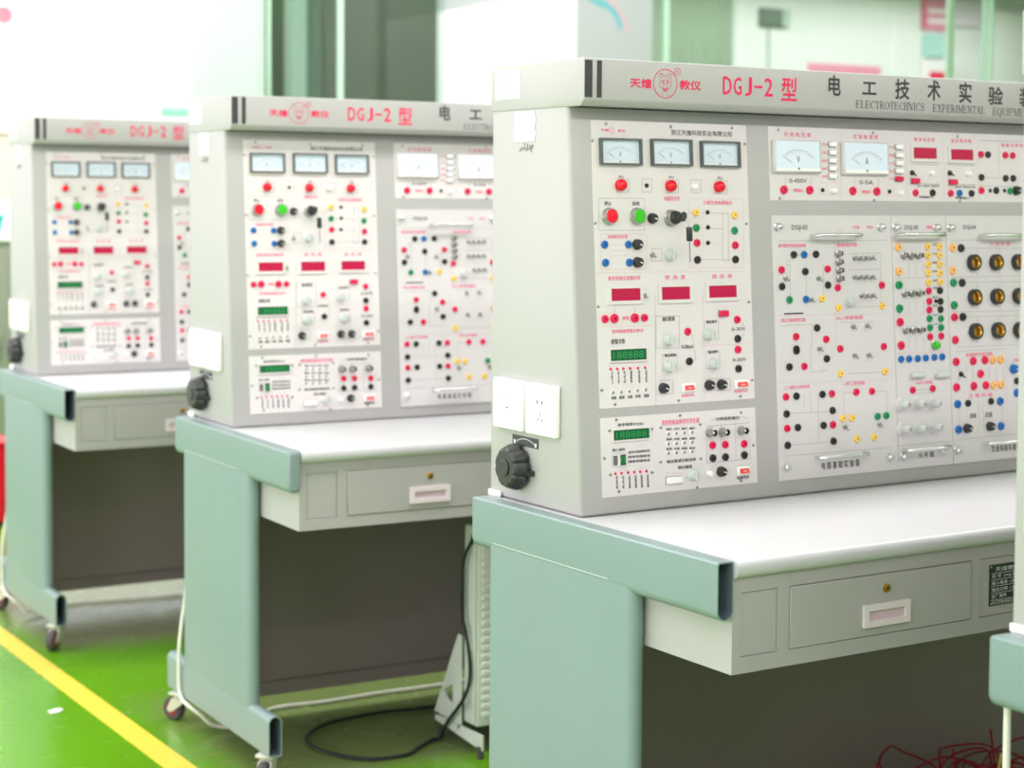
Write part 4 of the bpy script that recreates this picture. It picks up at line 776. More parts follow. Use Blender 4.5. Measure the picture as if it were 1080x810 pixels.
obj('oval_emblem', lg, header)

def rail_profile(x0, x1, z0, z1, t=0.0, round_low=True, n=10):
    # flat-oval tube section in the xz plane, one rounded end
    x0 += t; x1 -= t; z0 += t; z1 -= t; r = (x1 - x0) / 2; c = (x0 + x1) / 2; p = []
    k = 0.003
    if round_low:
        p += [(x1, z1 - k), (x1 - k, z1), (x0 + k, z1), (x0, z1 - k)]
        p += [(c - r * math.cos(math.pi * i / n), z0 + r - r * math.sin(math.pi * i / n)) for i in range(n + 1)]
    else:
        p += [(x0, z0 + k), (x0 + k, z0), (x1 - k, z0), (x1, z0 + k)]
        p += [(c + r * math.cos(math.pi * i / n), z1 - r + r * math.sin(math.pi * i / n)) for i in range(n + 1)]
    return p
def tube_mesh(x0, x1, z0, z1, ya, yb, round_low):
    mb = MB('teal'); a = rail_profile(x0, x1, z0, z1, 0, round_low); b = rail_profile(x0, x1, z0, z1, 0.0025, round_low); n = len(a)
    yi = ya + 0.16
    def loop(p, y): return [(q[0], y, q[1]) for q in p]
    mb.prism(a, ya, yb, 1, cap=False, smooth=True)
    v = loop(a, ya) + loop(b, ya) + loop(b, yi)
    mb.add(v, [(i, (i + 1) % n, n + (i + 1) % n, n + i) for i in range(n)], 'teal')
    mb.add(v, [(n + i, n + (i + 1) % n, 2 * n + (i + 1) % n, 2 * n + i) for i in range(n)], 'tube_inside', True)
    mb.add(loop(b, yi), [tuple(range(n))], 'tube_inside'); mb.add(loop(a, yb), [tuple(range(n))], 'teal')
    return mb
def cap_mesh(x0, x1, z0, z1, y, s, round_low, d=0.008):
    # domed end cap, s = +1 towards +y
    a = rail_profile(x0, x1, z0, z1, 0, round_low); mb = MB('teal'); n = len(a)
    cx, cz = (x0 + x1) / 2, (z0 + z1) / 2; v = []
    for k in range(4):
        t = k / 3 * math.pi / 2; sh = 1 - math.cos(t); e = d * math.sin(t)
        for p in a: 
            v.append((cx + (p[0] - cx) * (1 - sh * 0.45), y + s * e, cz + (p[1] - cz) * (1 - sh * 0.16)))
    for k in range(3): mb.add(v, [(k * n + i, k * n + (i + 1) % n, (k + 1) * n + (i + 1) % n, (k + 1) * n + i) for i in range(n)], 'teal', True)
    mb.add(v[-n:], [tuple(range(n))], 'teal', True)
    return mb
AX0, AX1 = -0.0394, -0.0068
AZ0, AZ1, AYF, AYB = 0.6998, 0.7930, -0.4306, 0.300
LYF, LYB = -0.2078, 0.2491
FZ0, FZ1, FYF, FYB = 0.0775, 0.1716, -0.329, 0.3667
def caster(parent, x, y, turn):
    c = obj('caster', MB('caster_metal').rbox(-0.022, 0.022, -0.026, 0.026, 0.069, 0.0765, 0.002).lathe([(0.018, 0.058), (0.02, 0.064), (0.02, 0.069)], 14, axis='z'), parent, (x, y, 0), (0, 0, turn))
    fk = MB('caster_metal')
    for q in (-1, 1): fk.prism([(-0.022, 0.06), (0.02, 0.06), (0.036, 0.03), (0.03, 0.022), (0.016, 0.026), (-0.012, 0.046)], q * 0.015 - 0.0015, q * 0.015 + 0.0015, 0)
    fk.rbox(-0.0165, 0.0165, -0.022, 0.02, 0.056, 0.06, 0.001)
    obj('fork', fk, c)
    wm = MB('rubber'); xf = Matrix.Translation((0, 0.024, 0.0305))
    wm.lathe([(0.018, -0.011), (0.028, -0.011), (0.0305, -0.008), (0.0305, 0.008), (0.028, 0.011), (0.018, 0.011)], 22, axis='x', xf=xf, cap=False)
    wm.lathe([(0.0, -0.0115), (0.018, -0.0115), (0.0185, -0.01)], 18, 'wheel_red', axis='x', xf=xf, cap=False); wm.lathe([(0.0185, 0.01), (0.018, 0.0115), (0.0, 0.0115)], 18, 'wheel_red', axis='x', xf=xf, cap=False)
    obj('wheel', wm, c)
for side in (0, 1):
    x0, x1 = (AX0, AX1) if side == 0 else (W - AX1, W - AX0)
    rail = obj('side_rail', tube_mesh(x0, x1, AZ0, AZ1, AYF, AYB, True), bench)
    obj('end_cap', cap_mesh(x0, x1, AZ0, AZ1, AYB + 0.0002, 1, True), rail)
    r = (x1 - x0) / 2 - 0.0006; c = (x0 + x1) / 2
    sec = [(c + r * math.cos(math.pi * i / 12), LYB - r + r * math.sin(math.pi * i / 12)) for i in range(13)] + [(c - r * math.cos(math.pi * i / 12), LYF + r - r * math.sin(math.pi * i / 12)) for i in range(13)]
    leg = obj('leg', MB('teal').prism(sec, FZ1 - 0.018, AZ0 + 0.018, 2, smooth=True), bench)
    obj('weld_seam', MB('heater').box(AX0 - 0.0004, AX0 + 0.001, LYF + 0.07, LYB - 0.02, 0.7152, 0.7162) if side == 0 else MB('heater').box(W - AX0 - 0.001, W - AX0 + 0.0004, LYF + 0.07, LYB - 0.02, 0.7152, 0.7162), leg)
    foot = obj('foot', tube_mesh(x0, x1, FZ0, FZ1, FYF, FYB, False), bench)
    obj('end_cap', cap_mesh(x0, x1, FZ0, FZ1, FYB + 0.0002, 1, False), foot)
    obj('foot_bolt', MB('steel').lathe([(0.009, 0), (0.009, 0.008), (0.006, 0.009), (0.006, 0.022), (0, 0.023)], 8, axis='z'), foot, (c, FYF + 0.05, FZ0 + 0.0026))
    caster(bench, c, FYF + 0.045, 2.4); caster(bench, c, FYB - 0.06, 0.5)
RAILS = [o for o in KIDS[bench.name] if o.name.startswith('side_rail')]

X0, X1 = -0.0060, W + 0.0060
YD = -0.440
prof = [(YD + 0.011 - 0.011 * math.sin(math.pi * i / 8), 0.765 + 0.0143 - 0.0143 * math.cos(math.pi * i / 8)) for i in range(9)]
obj('worktop', MB('worktop').prism(prof + [(YB - 0.005, ZD), (YB - 0.005, 0.765)], X0, X1, 0, smooth=True), bench)

# -- drawer cabinet with a face frame, recessed panels, two drawers and a data plate
CY = -0.4269
cab = obj('drawer_cabinet', MB('paint').box(-0.0062, W + 0.0062, CY + 0.004, 0.19, 0.6119, 0.7645), bench)
xs = [-0.0062, 0.0116, 0.0868, 0.1105, 0.5200, 0.5405, 0.7000]
xs = xs + [W - q for q in xs[::-1]]
zs = [0.6119, 0.6378, 0.7405, 0.7645]
ff = MB('paint')
for i in range(len(xs) - 1):
    for k in range(3):
        if k == 1 and i % 2 == 1: continue
        ff.box(xs[i], xs[i + 1], CY, CY + 0.004, zs[k], zs[k + 1])
obj('face_frame', ff, cab)
for i in (1, 5, 7, 11):
    p = obj('recessed_panel', MB('paint').box(xs[i] + 0.0015, xs[i + 1] - 0.0015, CY + 0.002, CY + 0.0038, zs[1] + 0.0015, zs[2] - 0.0015), cab)
    if i == 5: plate_panel = p
for a, b in ((xs[3], xs[4]), (xs[9], xs[10])):
    dr = obj('drawer', MB('paint').rbox(a + 0.0016, b - 0.0016, CY - 0.002, CY + 0.0035, zs[1] + 0.0012, zs[2] - 0.0018, 0.001, seg=1), bench)
    hx = a + 0.2085; hz = 0.6728; hw, hh = 0.0516, 0.0187
    h = MB('pink_plastic')
    for q in ((hx - hw, hx - hw + 0.0105, hz - hh, hz + hh), (hx + hw - 0.0105, hx + hw, hz - hh, hz + hh), (hx - hw + 0.0105, hx + hw - 0.0105, hz + 0.0085, hz + hh), (hx - hw + 0.0105, hx + hw - 0.0105, hz - hh, hz - 0.0085)):
        h.box(q[0], q[1], CY - 0.0075, CY - 0.0021, q[2], q[3])
    h.add([(hx - hw + 0.0105, CY - 0.0075, hz + 0.0085), (hx + hw - 0.0105, CY - 0.0075, hz + 0.0085), (hx + hw - 0.014, CY - 0.0022, hz + 0.004), (hx - hw + 0.014, CY - 0.0022, hz + 0.004)], [(0, 1, 2, 3)], 'pink_deep')
    h.box(hx - hw + 0.0105, hx + hw - 0.0105, CY - 0.0035, CY - 0.0022, hz - 0.0085, hz + 0.0085, 'pink_deep')
    obj('drawer_handle', h, dr, label='pale pink recessed plastic handle')
    obj('drawer_lock', MB('brass').lathe([(0.0075, 0), (0.0075, 0.003), (0.006, 0.004), (0.0, 0.004)], 16).box(-0.0008, 0.0008, -0.0045, -0.0039, -0.003, 0.003, 'hole'), dr, (a + 0.2085, CY - 0.002, 0.7154), label='small brass keyhole lock')
npx0, npx1, npz0, npz1 = 0.5655, 0.665, 0.6550, 0.7270
npl = MB('plate_black').box(npx0, npx1, CY + 0.0008, CY + 0.002, npz0, npz1)
yq = CY + 0.0006
for z in (0.7115, 0.7003, 0.689, 0.677, 0.665): put_line(npl, npx0 + 0.004, z, npx1 - 0.004, z, yq, 0.0007, 'paper')
put_text(npl, '天煌教仪', npx0 + 0.014, 0.7145, npx0 + 0.075, 0.7225, yq, 'paper')
for z, a in ((0.7025, '型 号  DGJ-2'), (0.6912, '输入电源 ~380V'), (0.6795, '输出功率 1.5kVA'), (0.668, '出厂编号'), (0.657, '浙江天煌科技实业有限公司')):
    put_text(npl, a, npx0 + 0.006, z, npx0 + 0.006 + 0.0062 * len(a.replace(' ', '')) + 0.012, z + 0.0068, yq, 'paper')
for a in (npx0 + 0.004, npx1 - 0.004):
    for b in (npz0 + 0.004, npz1 - 0.004): npl.lathe([(0.002, 0), (0.0015, 0.001), (0, 0.001)], 8, 'steel', xf=Matrix.Translation((a, CY + 0.0008, b)))
obj('data_plate', npl, cab, label='black data plate with white lettering')
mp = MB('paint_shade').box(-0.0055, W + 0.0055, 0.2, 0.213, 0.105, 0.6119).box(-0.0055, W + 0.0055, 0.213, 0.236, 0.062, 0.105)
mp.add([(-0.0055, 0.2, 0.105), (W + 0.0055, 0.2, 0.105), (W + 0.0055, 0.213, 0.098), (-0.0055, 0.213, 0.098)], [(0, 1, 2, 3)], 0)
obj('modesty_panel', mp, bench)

# -- left flank: label sheet, torn paper, two socket plates, regulator knob
def px_(y, z): return (-0.0006, y, z)
sh = MB('paper').box(-0.0027, -0.0021, 0.203, 0.288, 1.538, 1.591)
for k, z in enumerate((1.584, 1.576, 1.568, 1.560, 1.552, 1.545)):
    L = (0.03, 0.05, 0.062, 0.055, 0.062, 0.06)[k]
    sh.box(-0.0029, -0.0027, 0.278 - L, 0.278, z - 0.0012, z, 'print_grey')
obj('label_sheet', sh, header, label='white label sheet stuck on the header flank')
obj('paper_remnant', MB('paper').prism([(0.2246, 1.514), (0.158, 1.5135), (0.1535, 1.498), (0.157, 1.484), (0.1535, 1.472), (0.1575, 1.4585), (0.2246, 1.4585)], -0.0012, -0.0004, 0), console, label='torn white paper stuck below the header flank')
rs = MB('residue')
for k in range(16):
    y = 0.16 + rnd.random() * 0.045; z = 1.445 + rnd.random() * 0.012; put_line(rs, 0, 0, 0, 0, 0, 0, 'residue')
    rs.box(-0.0008, -0.0003, y, y + 0.002 + 0.003 * rnd.random(), z - 0.003 - 0.006 * rnd.random(), z)
obj('glue_residue', rs, console)
for (y0, y1, z0, z1, kind) in ((0.1748, 0.277, 0.9275, 1.0205, 0), (0.0655, 0.1648, 0.9275, 1.0205, 1)):
    pl = obj('socket_plate', MB('white_plastic').rbox(-0.012, -0.0003, y0, y1, z0, z1, 0.003), bench, label='white mains socket plate on the flank')
    hm = MB('hole'); cy_, cz_ = (y0 + y1) / 2, (z0 + z1) / 2
    def slit(y, z, a, w=0.0016, L=0.008): hm.box(-0.0008, 0.0008, -w / 2, w / 2, -L / 2, L / 2, xf=Matrix.Translation((-0.0118, y, z)) @ Matrix.Rotation(a, 4, 'X'))
    if kind: slit(cy_ + 0.008, cz_ + 0.014, 0.0, 0.003); slit(cy_ - 0.006, cz_ + 0.014, 0.0, 0.003); slit(cy_, cz_ - 0.008, 0, 0.0016); slit(cy_ + 0.007, cz_ - 0.018, 0.5); slit(cy_ - 0.007, cz_ - 0.018, -0.5)
    else: slit(cy_, cz_ - 0.006, 1.57, 0.0018, 0.012); slit(cy_ + 0.01, cz_ + 0.012, 0.4, 0.001); slit(cy_ - 0.01, cz_ + 0.012, -0.4, 0.001)
    obj('socket_slots', hm, pl)
sc = MB('stripe').box(-0.0012, -0.0003, 0.1365, 0.2238, 0.8995, 0.918)
put = lambda a, b: (-0.0014, a, b)
for k in range(11):
    t = math.radians(30 + 12 * k); t2 = math.radians(42 + 12 * k)
    if k < 10:
        y, z, y2, z2 = 0.18 + 0.034 * math.cos(t), 0.898 + 0.015 * math.sin(t), 0.18 + 0.034 * math.cos(t2), 0.898 + 0.015 * math.sin(t2)
        sc.add([put(y, z), put(y2, z2), put(y2, z2 + 0.0012), put(y, z + 0.0012)], [(0, 1, 2, 3)], 'paper')
for y in (0.142, 0.213): sc.add([put(y, 0.902), put(y + 0.006, 0.902), put(y + 0.006, 0.909), put(y, 0.909)], [(0, 1, 2, 3)], 'paper')
obj('scale_label', sc, console, label='dark scale label above the regulator knob')
kn = MB('knob_black'); n = 90; v = []; 
hs = [(0.0, 0.024), (0.004, 0.041), (0.012, 0.0425), (0.022, 0.039), (0.03, 0.036), (0.0335, 0.031)]
for h, rr in hs:
    for i in range(n):
        a = 2 * math.pi * i / n; q = rr * (1 + (0.02 - 0.11 * max(0.0, math.cos(9 * a)) ** 3) * (1 if h > 0.003 else 0)); v.append((-h, q * math.cos(a), q * math.sin(a)))
for k in range(len(hs) - 1): kn.add(v, [(k * n + i, k * n + (i + 1) % n, (k + 1) * n + (i + 1) % n, (k + 1) * n + i) for i in range(n)], 0, True)
kn.add(v[-n:], [tuple(range(n))], 0); kn.lathe([(0.016, 0.033), (0.016, 0.036), (0.012, 0.0365), (0.0, 0.035)], 24, axis='x', cap=False)
kn.box(-0.012, -0.0008, -0.052, -0.036, -0.012, -0.002)
obj('regulator_knob', kn, bench, (-0.0004, 0.200, 0.8605), label='large black fluted regulator knob')
obj('cable_grommet', MB('white_plastic').rbox(-0.006, -0.0004, 0.26, 0.303, 0.7942, 0.806, 0.0025), bench)

# -- panels on the console face; each panel's own frame has x right, z up the face and -y outwards
PANELS = {'ctl': ('control_panel', 0.0471, 0.9831, 0.4025, 1.4947, 0.0016), 'sig': ('signal_panel', 0.0471, 0.8259, 0.4025, 0.9667, 0.0016),
          'met': ('meter_panel', 0.4557, 1.3545, 1.2255, 1.4949, 0.0016), 'mod3': ('circuit_module', 0.4557, 0.8242, 0.7628, 1.3261, 0.004),
          'mod5': ('circuit_module', 0.7642, 0.8242, 0.9140, 1.3261, 0.004), 'mod4': ('circuit_module', 0.9154, 0.8242, 1.2255, 1.3261, 0.004)}
CT = math.cos(TILT)
PAN = {}
dark = MB('hole').box(0.4555, 1.2257, face_y(1.33) - 0.0006, face_y(1.33) + 0.002, 1.3262, 1.3290)
obj('module_bay_gap', dark, console)
for key, (nm, x0, z0, x1, z1, t) in PANELS.items():
    o = obj(nm, MB('panel' if t < 0.003 else 'panel_module').box(0, x1 - x0, -t, -0.0003, 0, (z1 - z0) / CT), bench, (x0, face_y(z0), z0), (-TILT, 0, 0))
    PAN[key] = (o, x0, z0, t)
def on(key, x, z):
    o, x0, z0, t = PAN[key]; return (x - x0, -t, (z - z0) / CT)
def on_bench(key, x, z):
    o, x0, z0, t = PAN[key]; return (x, face_y(z) - t * CT, z + t * math.sin(TILT))

CN = {'r': 'red', 'k': 'black', 'b': 'blue', 'g': 'green', 'y': 'yellow', 'o': 'orange', 'w': 'white_plastic', 'm': 'steel'}
CW = {'r': 'red', 'k': 'black', 'b': 'blue', 'g': 'green', 'y': 'yellow', 'o': 'orange', 'w': 'white', 'm': 'metal'}
def jack_m(c, R, h, hole):
    return MB(CN[c]).lathe([(R, 0), (R, h * 0.7), (R * 0.85, h), (hole, h)], 16, cap=False).lathe([(hole, h), (hole, h * 0.3), (0, h * 0.3)], 10, 'hole', cap=False)
def k_jack(c): return 'jack_socket', jack_m(c, 0.0071, 0.0045, 0.0016)
def k_jackL(c): return 'jack_socket', jack_m(c, 0.0084, 0.005, 0.0018)
def k_lamp(c): return 'fuse_cap', MB('red_cap').lathe([(0.0105, 0), (0.0105, 0.007), (0.0095, 0.0105), (0.006, 0.0135), (0, 0.0145)], 18)
def k_led(c): return 'indicator_lamp', MB('red' if c == 'r' else ('green' if c == 'g' else 'hole')).lathe([(0.0042, 0), (0.004, 0.002), (0.002, 0.0034), (0, 0.0036)] if c == 'k' else [(0.0026, 0), (0.0024, 0.0014), (0, 0.0022)], 10)
def k_knob(c):
    return 'knob', MB('blue' if c == 'b' else 'knob_black').lathe([(0.0098, 0), (0.0098, 0.003), (0.0092, 0.004), (0.0084, 0.0095), (0.0078, 0.0105), (0, 0.0105)], 18).box(-0.0008, 0.0008, -0.0110, -0.0104, 0.0, 0.0065, 'white_plastic', xf=Matrix.Rotation(1.9, 4, 'Y'))
def k_toggle(c):
    m = 'steel' if c == 'm' else 'black'; t = Matrix.Rotation(0.45, 4, 'X')
    return 'toggle_switch', MB(m).lathe([(0.0055, 0), (0.0055, 0.002), (0.0038, 0.0026), (0.0038, 0.005), (0, 0.005)], 6 if c == 'm' else 12).lathe([(0.0014, 0.003), (0.0018, 0.013), (0.001, 0.0145), (0, 0.0146)], 8, xf=t)
def k_lever(c):
    return 'lever_switch', MB('steel').lathe([(0.0075, 0), (0.0075, 0.003), (0.005, 0.004), (0.005, 0.009), (0.003, 0.0135), (0, 0.0145)], 12).box(-0.0012, 0.0012, -0.0152, -0.0128, -0.004, 0.004, 'hole')
def k_pearl(c):
    mb = MB('pearl').lathe([(0.0112, 0), (0.0112, 0.0025), (0.0098, 0.0035), (0.0088, 0.0125), (0.0075, 0.014), (0, 0.014)], 20)
    return 'rotary_knob', mb.rbox(-0.0024, 0.0024, -0.0185, -0.0138, -0.0095, 0.0095, 0.001, 0)
def k_whiteknob(c): return 'small_knob', MB('white_plastic').lathe([(0.0055, 0), (0.0055, 0.007), (0.0045, 0.0095), (0, 0.01)], 12)
def k_tiny(c): return 'tact_button', MB('white_plastic').lathe([(0.0042, 0), (0.004, 0.0018), (0.0034, 0.0022)], 12, cap=False).lathe([(0.0034, 0.0022), (0.0, 0.0022)], 12, 'print_grey', cap=False)
def k_screw(c): return 'screw', MB('steel').lathe([(0.0032, 0), (0.003, 0.0009), (0.002, 0.0014), (0, 0.0015)], 10).box(-0.0022, 0.0022, -0.0017, -0.0013, -0.0004, 0.0004, 'hole')
def k_thumb(c): return 'thumb_screw', MB('chrome').lathe([(0.0085, 0), (0.0085, 0.001), (0.0068, 0.002), (0.0068, 0.008), (0.0055, 0.0105), (0.002, 0.012), (0, 0.012)], 16)
def k_bnc(c): return 'coaxial_socket', MB('steel').lathe([(0.0095, 0), (0.0095, 0.002), (0.0072, 0.0025), (0.0072, 0.0155), (0.0058, 0.016)], 16, cap=False).lathe([(0.0058, 0.016), (0.0058, 0.004), (0, 0.004)], 14, 'hole', cap=False).lathe([(0.0025, 0.004), (0.0025, 0.013), (0, 0.0132)], 8, 'white_plastic')
def k_neon(c): return 'lamp_cap', MB('pearl').lathe([(0.0108, 0), (0.0108, 0.006), (0.0095, 0.007), (0.009, 0.017), (0.0075, 0.0215), (0.004, 0.0245), (0, 0.025)], 18).lathe([(0.0135, 0), (0.0135, 0.0035), (0.0108, 0.004)], 18, 'panel', cap=False).box(-0.0022, 0.0022, -0.0258, -0.024, -0.0022, 0.0022, 'steel')
def k_glow(c): return 'pilot_lamp', MB('green_cap').lathe([(0.0085, 0), (0.0085, 0.007), (0.007, 0.0105), (0, 0.0125)], 16).lathe([(0.0098, 0), (0.0098, 0.002), (0.0085, 0.0025)], 16, 'steel', cap=False)
SIMPLE = dict(jack=k_jack, jackL=k_jackL, lamp=k_lamp, led=k_led, knob=k_knob, toggle=k_toggle, lever=k_lever, pearl=k_pearl, whiteknob=k_whiteknob, tiny=k_tiny, screw=k_screw, thumb=k_thumb, bnc=k_bnc, neon=k_neon, glow=k_glow)
CACHE = {}
def cached(key, fn):
    if key not in CACHE: CACHE[key] = fn()
    return CACHE[key]
ROT = (-TILT, 0, 0)
for key, kind, c, pts in ITEMS:
    for x, z in pts:
        if kind in SIMPLE:
            def mk():
                nm, mb = SIMPLE[kind](c); return nm, mb.mesh(nm)
            nm, me = cached((kind, c), mk)
            kw = {}
            if nm in ('jack_socket', 'indicator_lamp', 'pilot_lamp', 'knob'): kw['label'] = CW[c] + ' ' + nm.replace('_', ' ')
            obj(nm, me, PAN[key][0], on(key, x, z), **kw)
        elif kind == 'push':
            b = obj('push_button', cached('bezel', lambda: MB('steel').lathe([(0.0155, 0), (0.0155, 0.002), (0.0145, 0.003), (0.0145, 0.0095), (0.0138, 0.011), (0.0124, 0.011)], 24, cap=False).mesh('push_button')), bench, on_bench(key, x, z), ROT, label=('red' if c == 'r' else 'green') + ' push button in a steel bezel')
            obj('button_cap', MB('red_cap' if c == 'r' else 'green_cap').lathe([(0.0124, 0.008), (0.0124, 0.0115), (0.0112, 0.0128), (0, 0.0132)], 22), b)
        elif kind == 'key':
            b = obj('key_switch', MB('steel').lathe([(0.0155, 0), (0.0155, 0.002), (0.0138, 0.003), (0.0138, 0.012), (0.0125, 0.014)], 24, cap=False), bench, on_bench(key, x, z), ROT)
            obj('lock_cylinder', MB('knob_black').lathe([(0.0125, 0.014), (0.0112, 0.021), (0.0095, 0.0225), (0, 0.0225)], 22), b)
            ky = MB('knob_black').lathe([(0.0, -0.0016), (0.009, -0.0016), (0.0095, 0.0), (0.009, 0.0016), (0.0, 0.0016)], 18, axis='x', xf=Matrix.Translation((0, -0.0375, 0)), cap=False).box(-0.0008, 0.0008, -0.0315, -0.0226, -0.003, 0.003, 'steel')
            obj('key', ky, b, rot=(0, 0.25, 0))
            kt = MB('steel').tube([(0.001, -0.0425, -0.007), (0.002, -0.0475, -0.014), (0.004, -0.047, -0.02)], 0.0008, 6)
            kt.rbox(-0.0015, 0.0115, -0.0495, -0.0455, -0.045, -0.019, 0.0018, 'knob_black').box(0.004, 0.0065, -0.0476, -0.0468, -0.082, -0.043, 'print_grey')
            obj('key_tag', kt, b)
        elif kind == 'holder':
            b = obj('lamp_holder', cached('holder', lambda: MB('knob_black').lathe([(0.0168, 0), (0.0168, 0.009), (0.0158, 0.011), (0.0122, 0.011), (0.0118, 0.004)], 26, cap=False).mesh('lamp_holder')), bench, on_bench(key, x, z), ROT)
            obj('brass_thread', cached('thread', lambda: MB('brass').lathe([(0.0118, 0.0102), (0.0105, 0.009), (0.0118, 0.0075), (0.0105, 0.006), (0.0115, 0.0045), (0.0105, 0.002), (0.004, 0.001), (0.004, 0.0035), (0, 0.004)], 22, cap=False).mesh('brass_thread')), b)

def dial_mesh(w, h, scale, ltr):
    mb = MB('dial').box(-w / 2, w / 2, 0, 0.001, -h / 2, h / 2)
    ring(mb, 0, -h * 0.42, w * 0.42, h * 0.62, -0.0003, 0.0005 * scale, 'print_grey', 18, 35, 145)
    ring(mb, 0, -h * 0.42, w * 0.38, h * 0.55, -0.0003, 0.0004 * scale, 'print_rose', 18, 35, 145)
    for k in range(9):
        t = math.radians(38 + 13 * k); put_line(mb, w * 0.42 * math.cos(t), -h * 0.42 + h * 0.62 * math.sin(t), w * 0.45 * math.cos(t), -h * 0.42 + h * 0.67 * math.sin(t), -0.0003, 0.0005 * scale, 'print_black' if k % 2 else 'print_red')
    put_text(mb, ltr, -h * 0.07, -h * 0.22, h * 0.07, h * 0.02, -0.0003, 'ink')
    mb.box(-w / 2, w / 2, -0.0006, 0, -h / 2, -h / 2 + h * 0.1, 'white_plastic')
    mb.lathe([(h * 0.04, 0), (h * 0.035, 0.0015), (0, 0.0016)], 10, 'print_black', xf=Matrix.Translation((0, 0, -h * 0.42)))
    return mb
for key, kind, c, x0, z0, x1, z1 in PLATES:
    w, h = x1 - x0, z1 - z0; cx, cz = (x0 + x1) / 2, (z0 + z1) / 2
    loc, lb = on(key, cx, cz), on_bench(key, cx, cz)
    if kind == 'meter':
        t, d = 0.0034, 0.0085; mb = MB('frame_grey')
        mb.box(-w / 2, w / 2, -d, 0, h / 2 - t, h / 2).box(-w / 2, w / 2, -d, 0, -h / 2, -h / 2 + t).box(-w / 2, -w / 2 + t, -d, 0, -h / 2 + t, h / 2 - t).box(w / 2 - t, w / 2, -d, 0, -h / 2 + t, h / 2 - t)
        b = obj('voltmeter', mb, bench, (lb[0] - 0.002, lb[1], lb[2]), ROT)
        obj('meter_dial', dial_mesh(w - 2 * t, h - 2 * t, 1.0, 'V'), b, (0, -0.0013, 0))
        obj('needle', MB('print_grey').box(-0.0003, 0.0003, -0.0003, 0.0003, 0, h * 0.3), b, (-h * 0.3, -0.0032, -h * 0.2), (0, -1.02, 0))
        obj('meter_glass', MB('meter_glass').box(-w / 2 + t, w / 2 - t, -0.0072, -0.0064, -h / 2 + t, h / 2 - t), b)
    elif kind == 'big':
        b = obj('panel_meter', MB('panel').rbox(-w / 2, w / 2, -0.010, 0, -h / 2, h / 2, 0.002, seg=1).box(w / 2 + 0.0002, w / 2 + 0.0025, -0.006, 0, -h / 2, h / 2, 'frame_grey'), bench, (lb[0] - 0.006, lb[1], lb[2]), ROT)
        obj('meter_dial', dial_mesh(w - 0.006, h - 0.005, 1.4, 'V' if cx < 0.56 else 'A'), b, (0, -0.0112, 0))
        obj('needle', MB('print_grey').box(-0.0003, 0.0003, -0.0003, 0.0003, 0, h * 0.3), b, (-h * 0.3, -0.0132, -h * 0.2), (0, -1.02, 0))
    elif kind in ('dispR', 'dispG', 'digit'):
        e = 0.004 if kind != 'digit' else 0.0015; mb = MB('panel')
        ee = e * (1.6 if kind == 'dispR' else 0.7)
        mb.box(-w / 2 - ee, w / 2 + ee, -0.004, 0, h / 2, h / 2 + ee).box(-w / 2 - ee, w / 2 + ee, -0.004, 0, -h / 2 - ee, -h / 2).box(-w / 2 - ee, -w / 2, -0.004, 0, -h / 2, h / 2).box(w / 2, w / 2 + ee, -0.004, 0, -h / 2, h / 2)
        b = obj('digital_display', mb, bench, lb, ROT)
        s = MB('screen_red' if kind == 'dispR' else 'screen_green').box(-w / 2, w / 2, -0.0025, 0, -h / 2, h / 2)
        obj('screen', s, b, label='dark red display window' if kind == 'dispR' else 'green display window')
        if kind != 'dispR':
            dm = MB(); put_text(dm, '188888' if kind == 'dispG' else '8', -w * 0.42, -h * 0.32, w * 0.42, h * 0.32, -0.0027, 'digit_green'); obj('digits', dm, b)
    elif kind == 'rock':
        b = obj('rocker_switch', MB('white_plastic').rbox(-w / 2, w / 2, -0.005, 0, -h / 2, h / 2, 0.0015, seg=1), bench, lb, ROT)
        obj('rocker', MB('rocker').prism([(-0.009, -h * 0.26), (-0.0052, h * 0.26), (-0.004, h * 0.26), (-0.004, -h * 0.26)], -w * 0.34, w * 0.34, 0).box(-w * 0.14, w * 0.14, -0.0078, -0.0072, -h * 0.06, 0.0, 'white_plastic'), b, label='red rocker')
    elif kind == 'slide':
        m = 'red' if c == 'r' else 'white_plastic'
        obj('slide_switch', MB('print_grey').box(-w / 2 - 0.001, w / 2 + 0.001, -0.0008, 0, -h / 2 - 0.001, h / 2 + 0.001).rbox(-w / 2, w / 2, -0.0075, -0.0008, -h / 2, h / 2, 0.001, m, seg=1), PAN[key][0], loc, label=('red' if c == 'r' else 'white') + ' key switch')
    elif kind == 'tube':
        obj('starter_tube', MB('pearl').lathe([(0.0, 0), (h * 0.5, 0.0), (h * 0.5, w * 0.85), (h * 0.35, w), (0, w)], 14, axis='x', xf=Matrix.Translation((w / 2, -h * 0.5 - 0.0005, 0))), PAN[key][0], loc)
    elif kind == 'slot':
        obj('vent_slot', MB('hole').box(-w / 2, w / 2, -0.0006, 0, -0.0013, 0.0013), PAN[key][0], loc)
    elif kind == 'handle':
        L = w; r = 0.0042
        hm = MB('chrome').tube([(-L / 2, 0, 0), (-L / 2, -0.016, 0), (-L / 2 + 0.005, -0.022, 0), (0, -0.023, 0), (L / 2 - 0.005, -0.022, 0), (L / 2, -0.016, 0), (L / 2, 0, 0)], r, 10)
        obj('pull_handle', hm, PAN[key][0], (loc[0] - 0.017, loc[1], loc[2]), label='chrome pull handle')

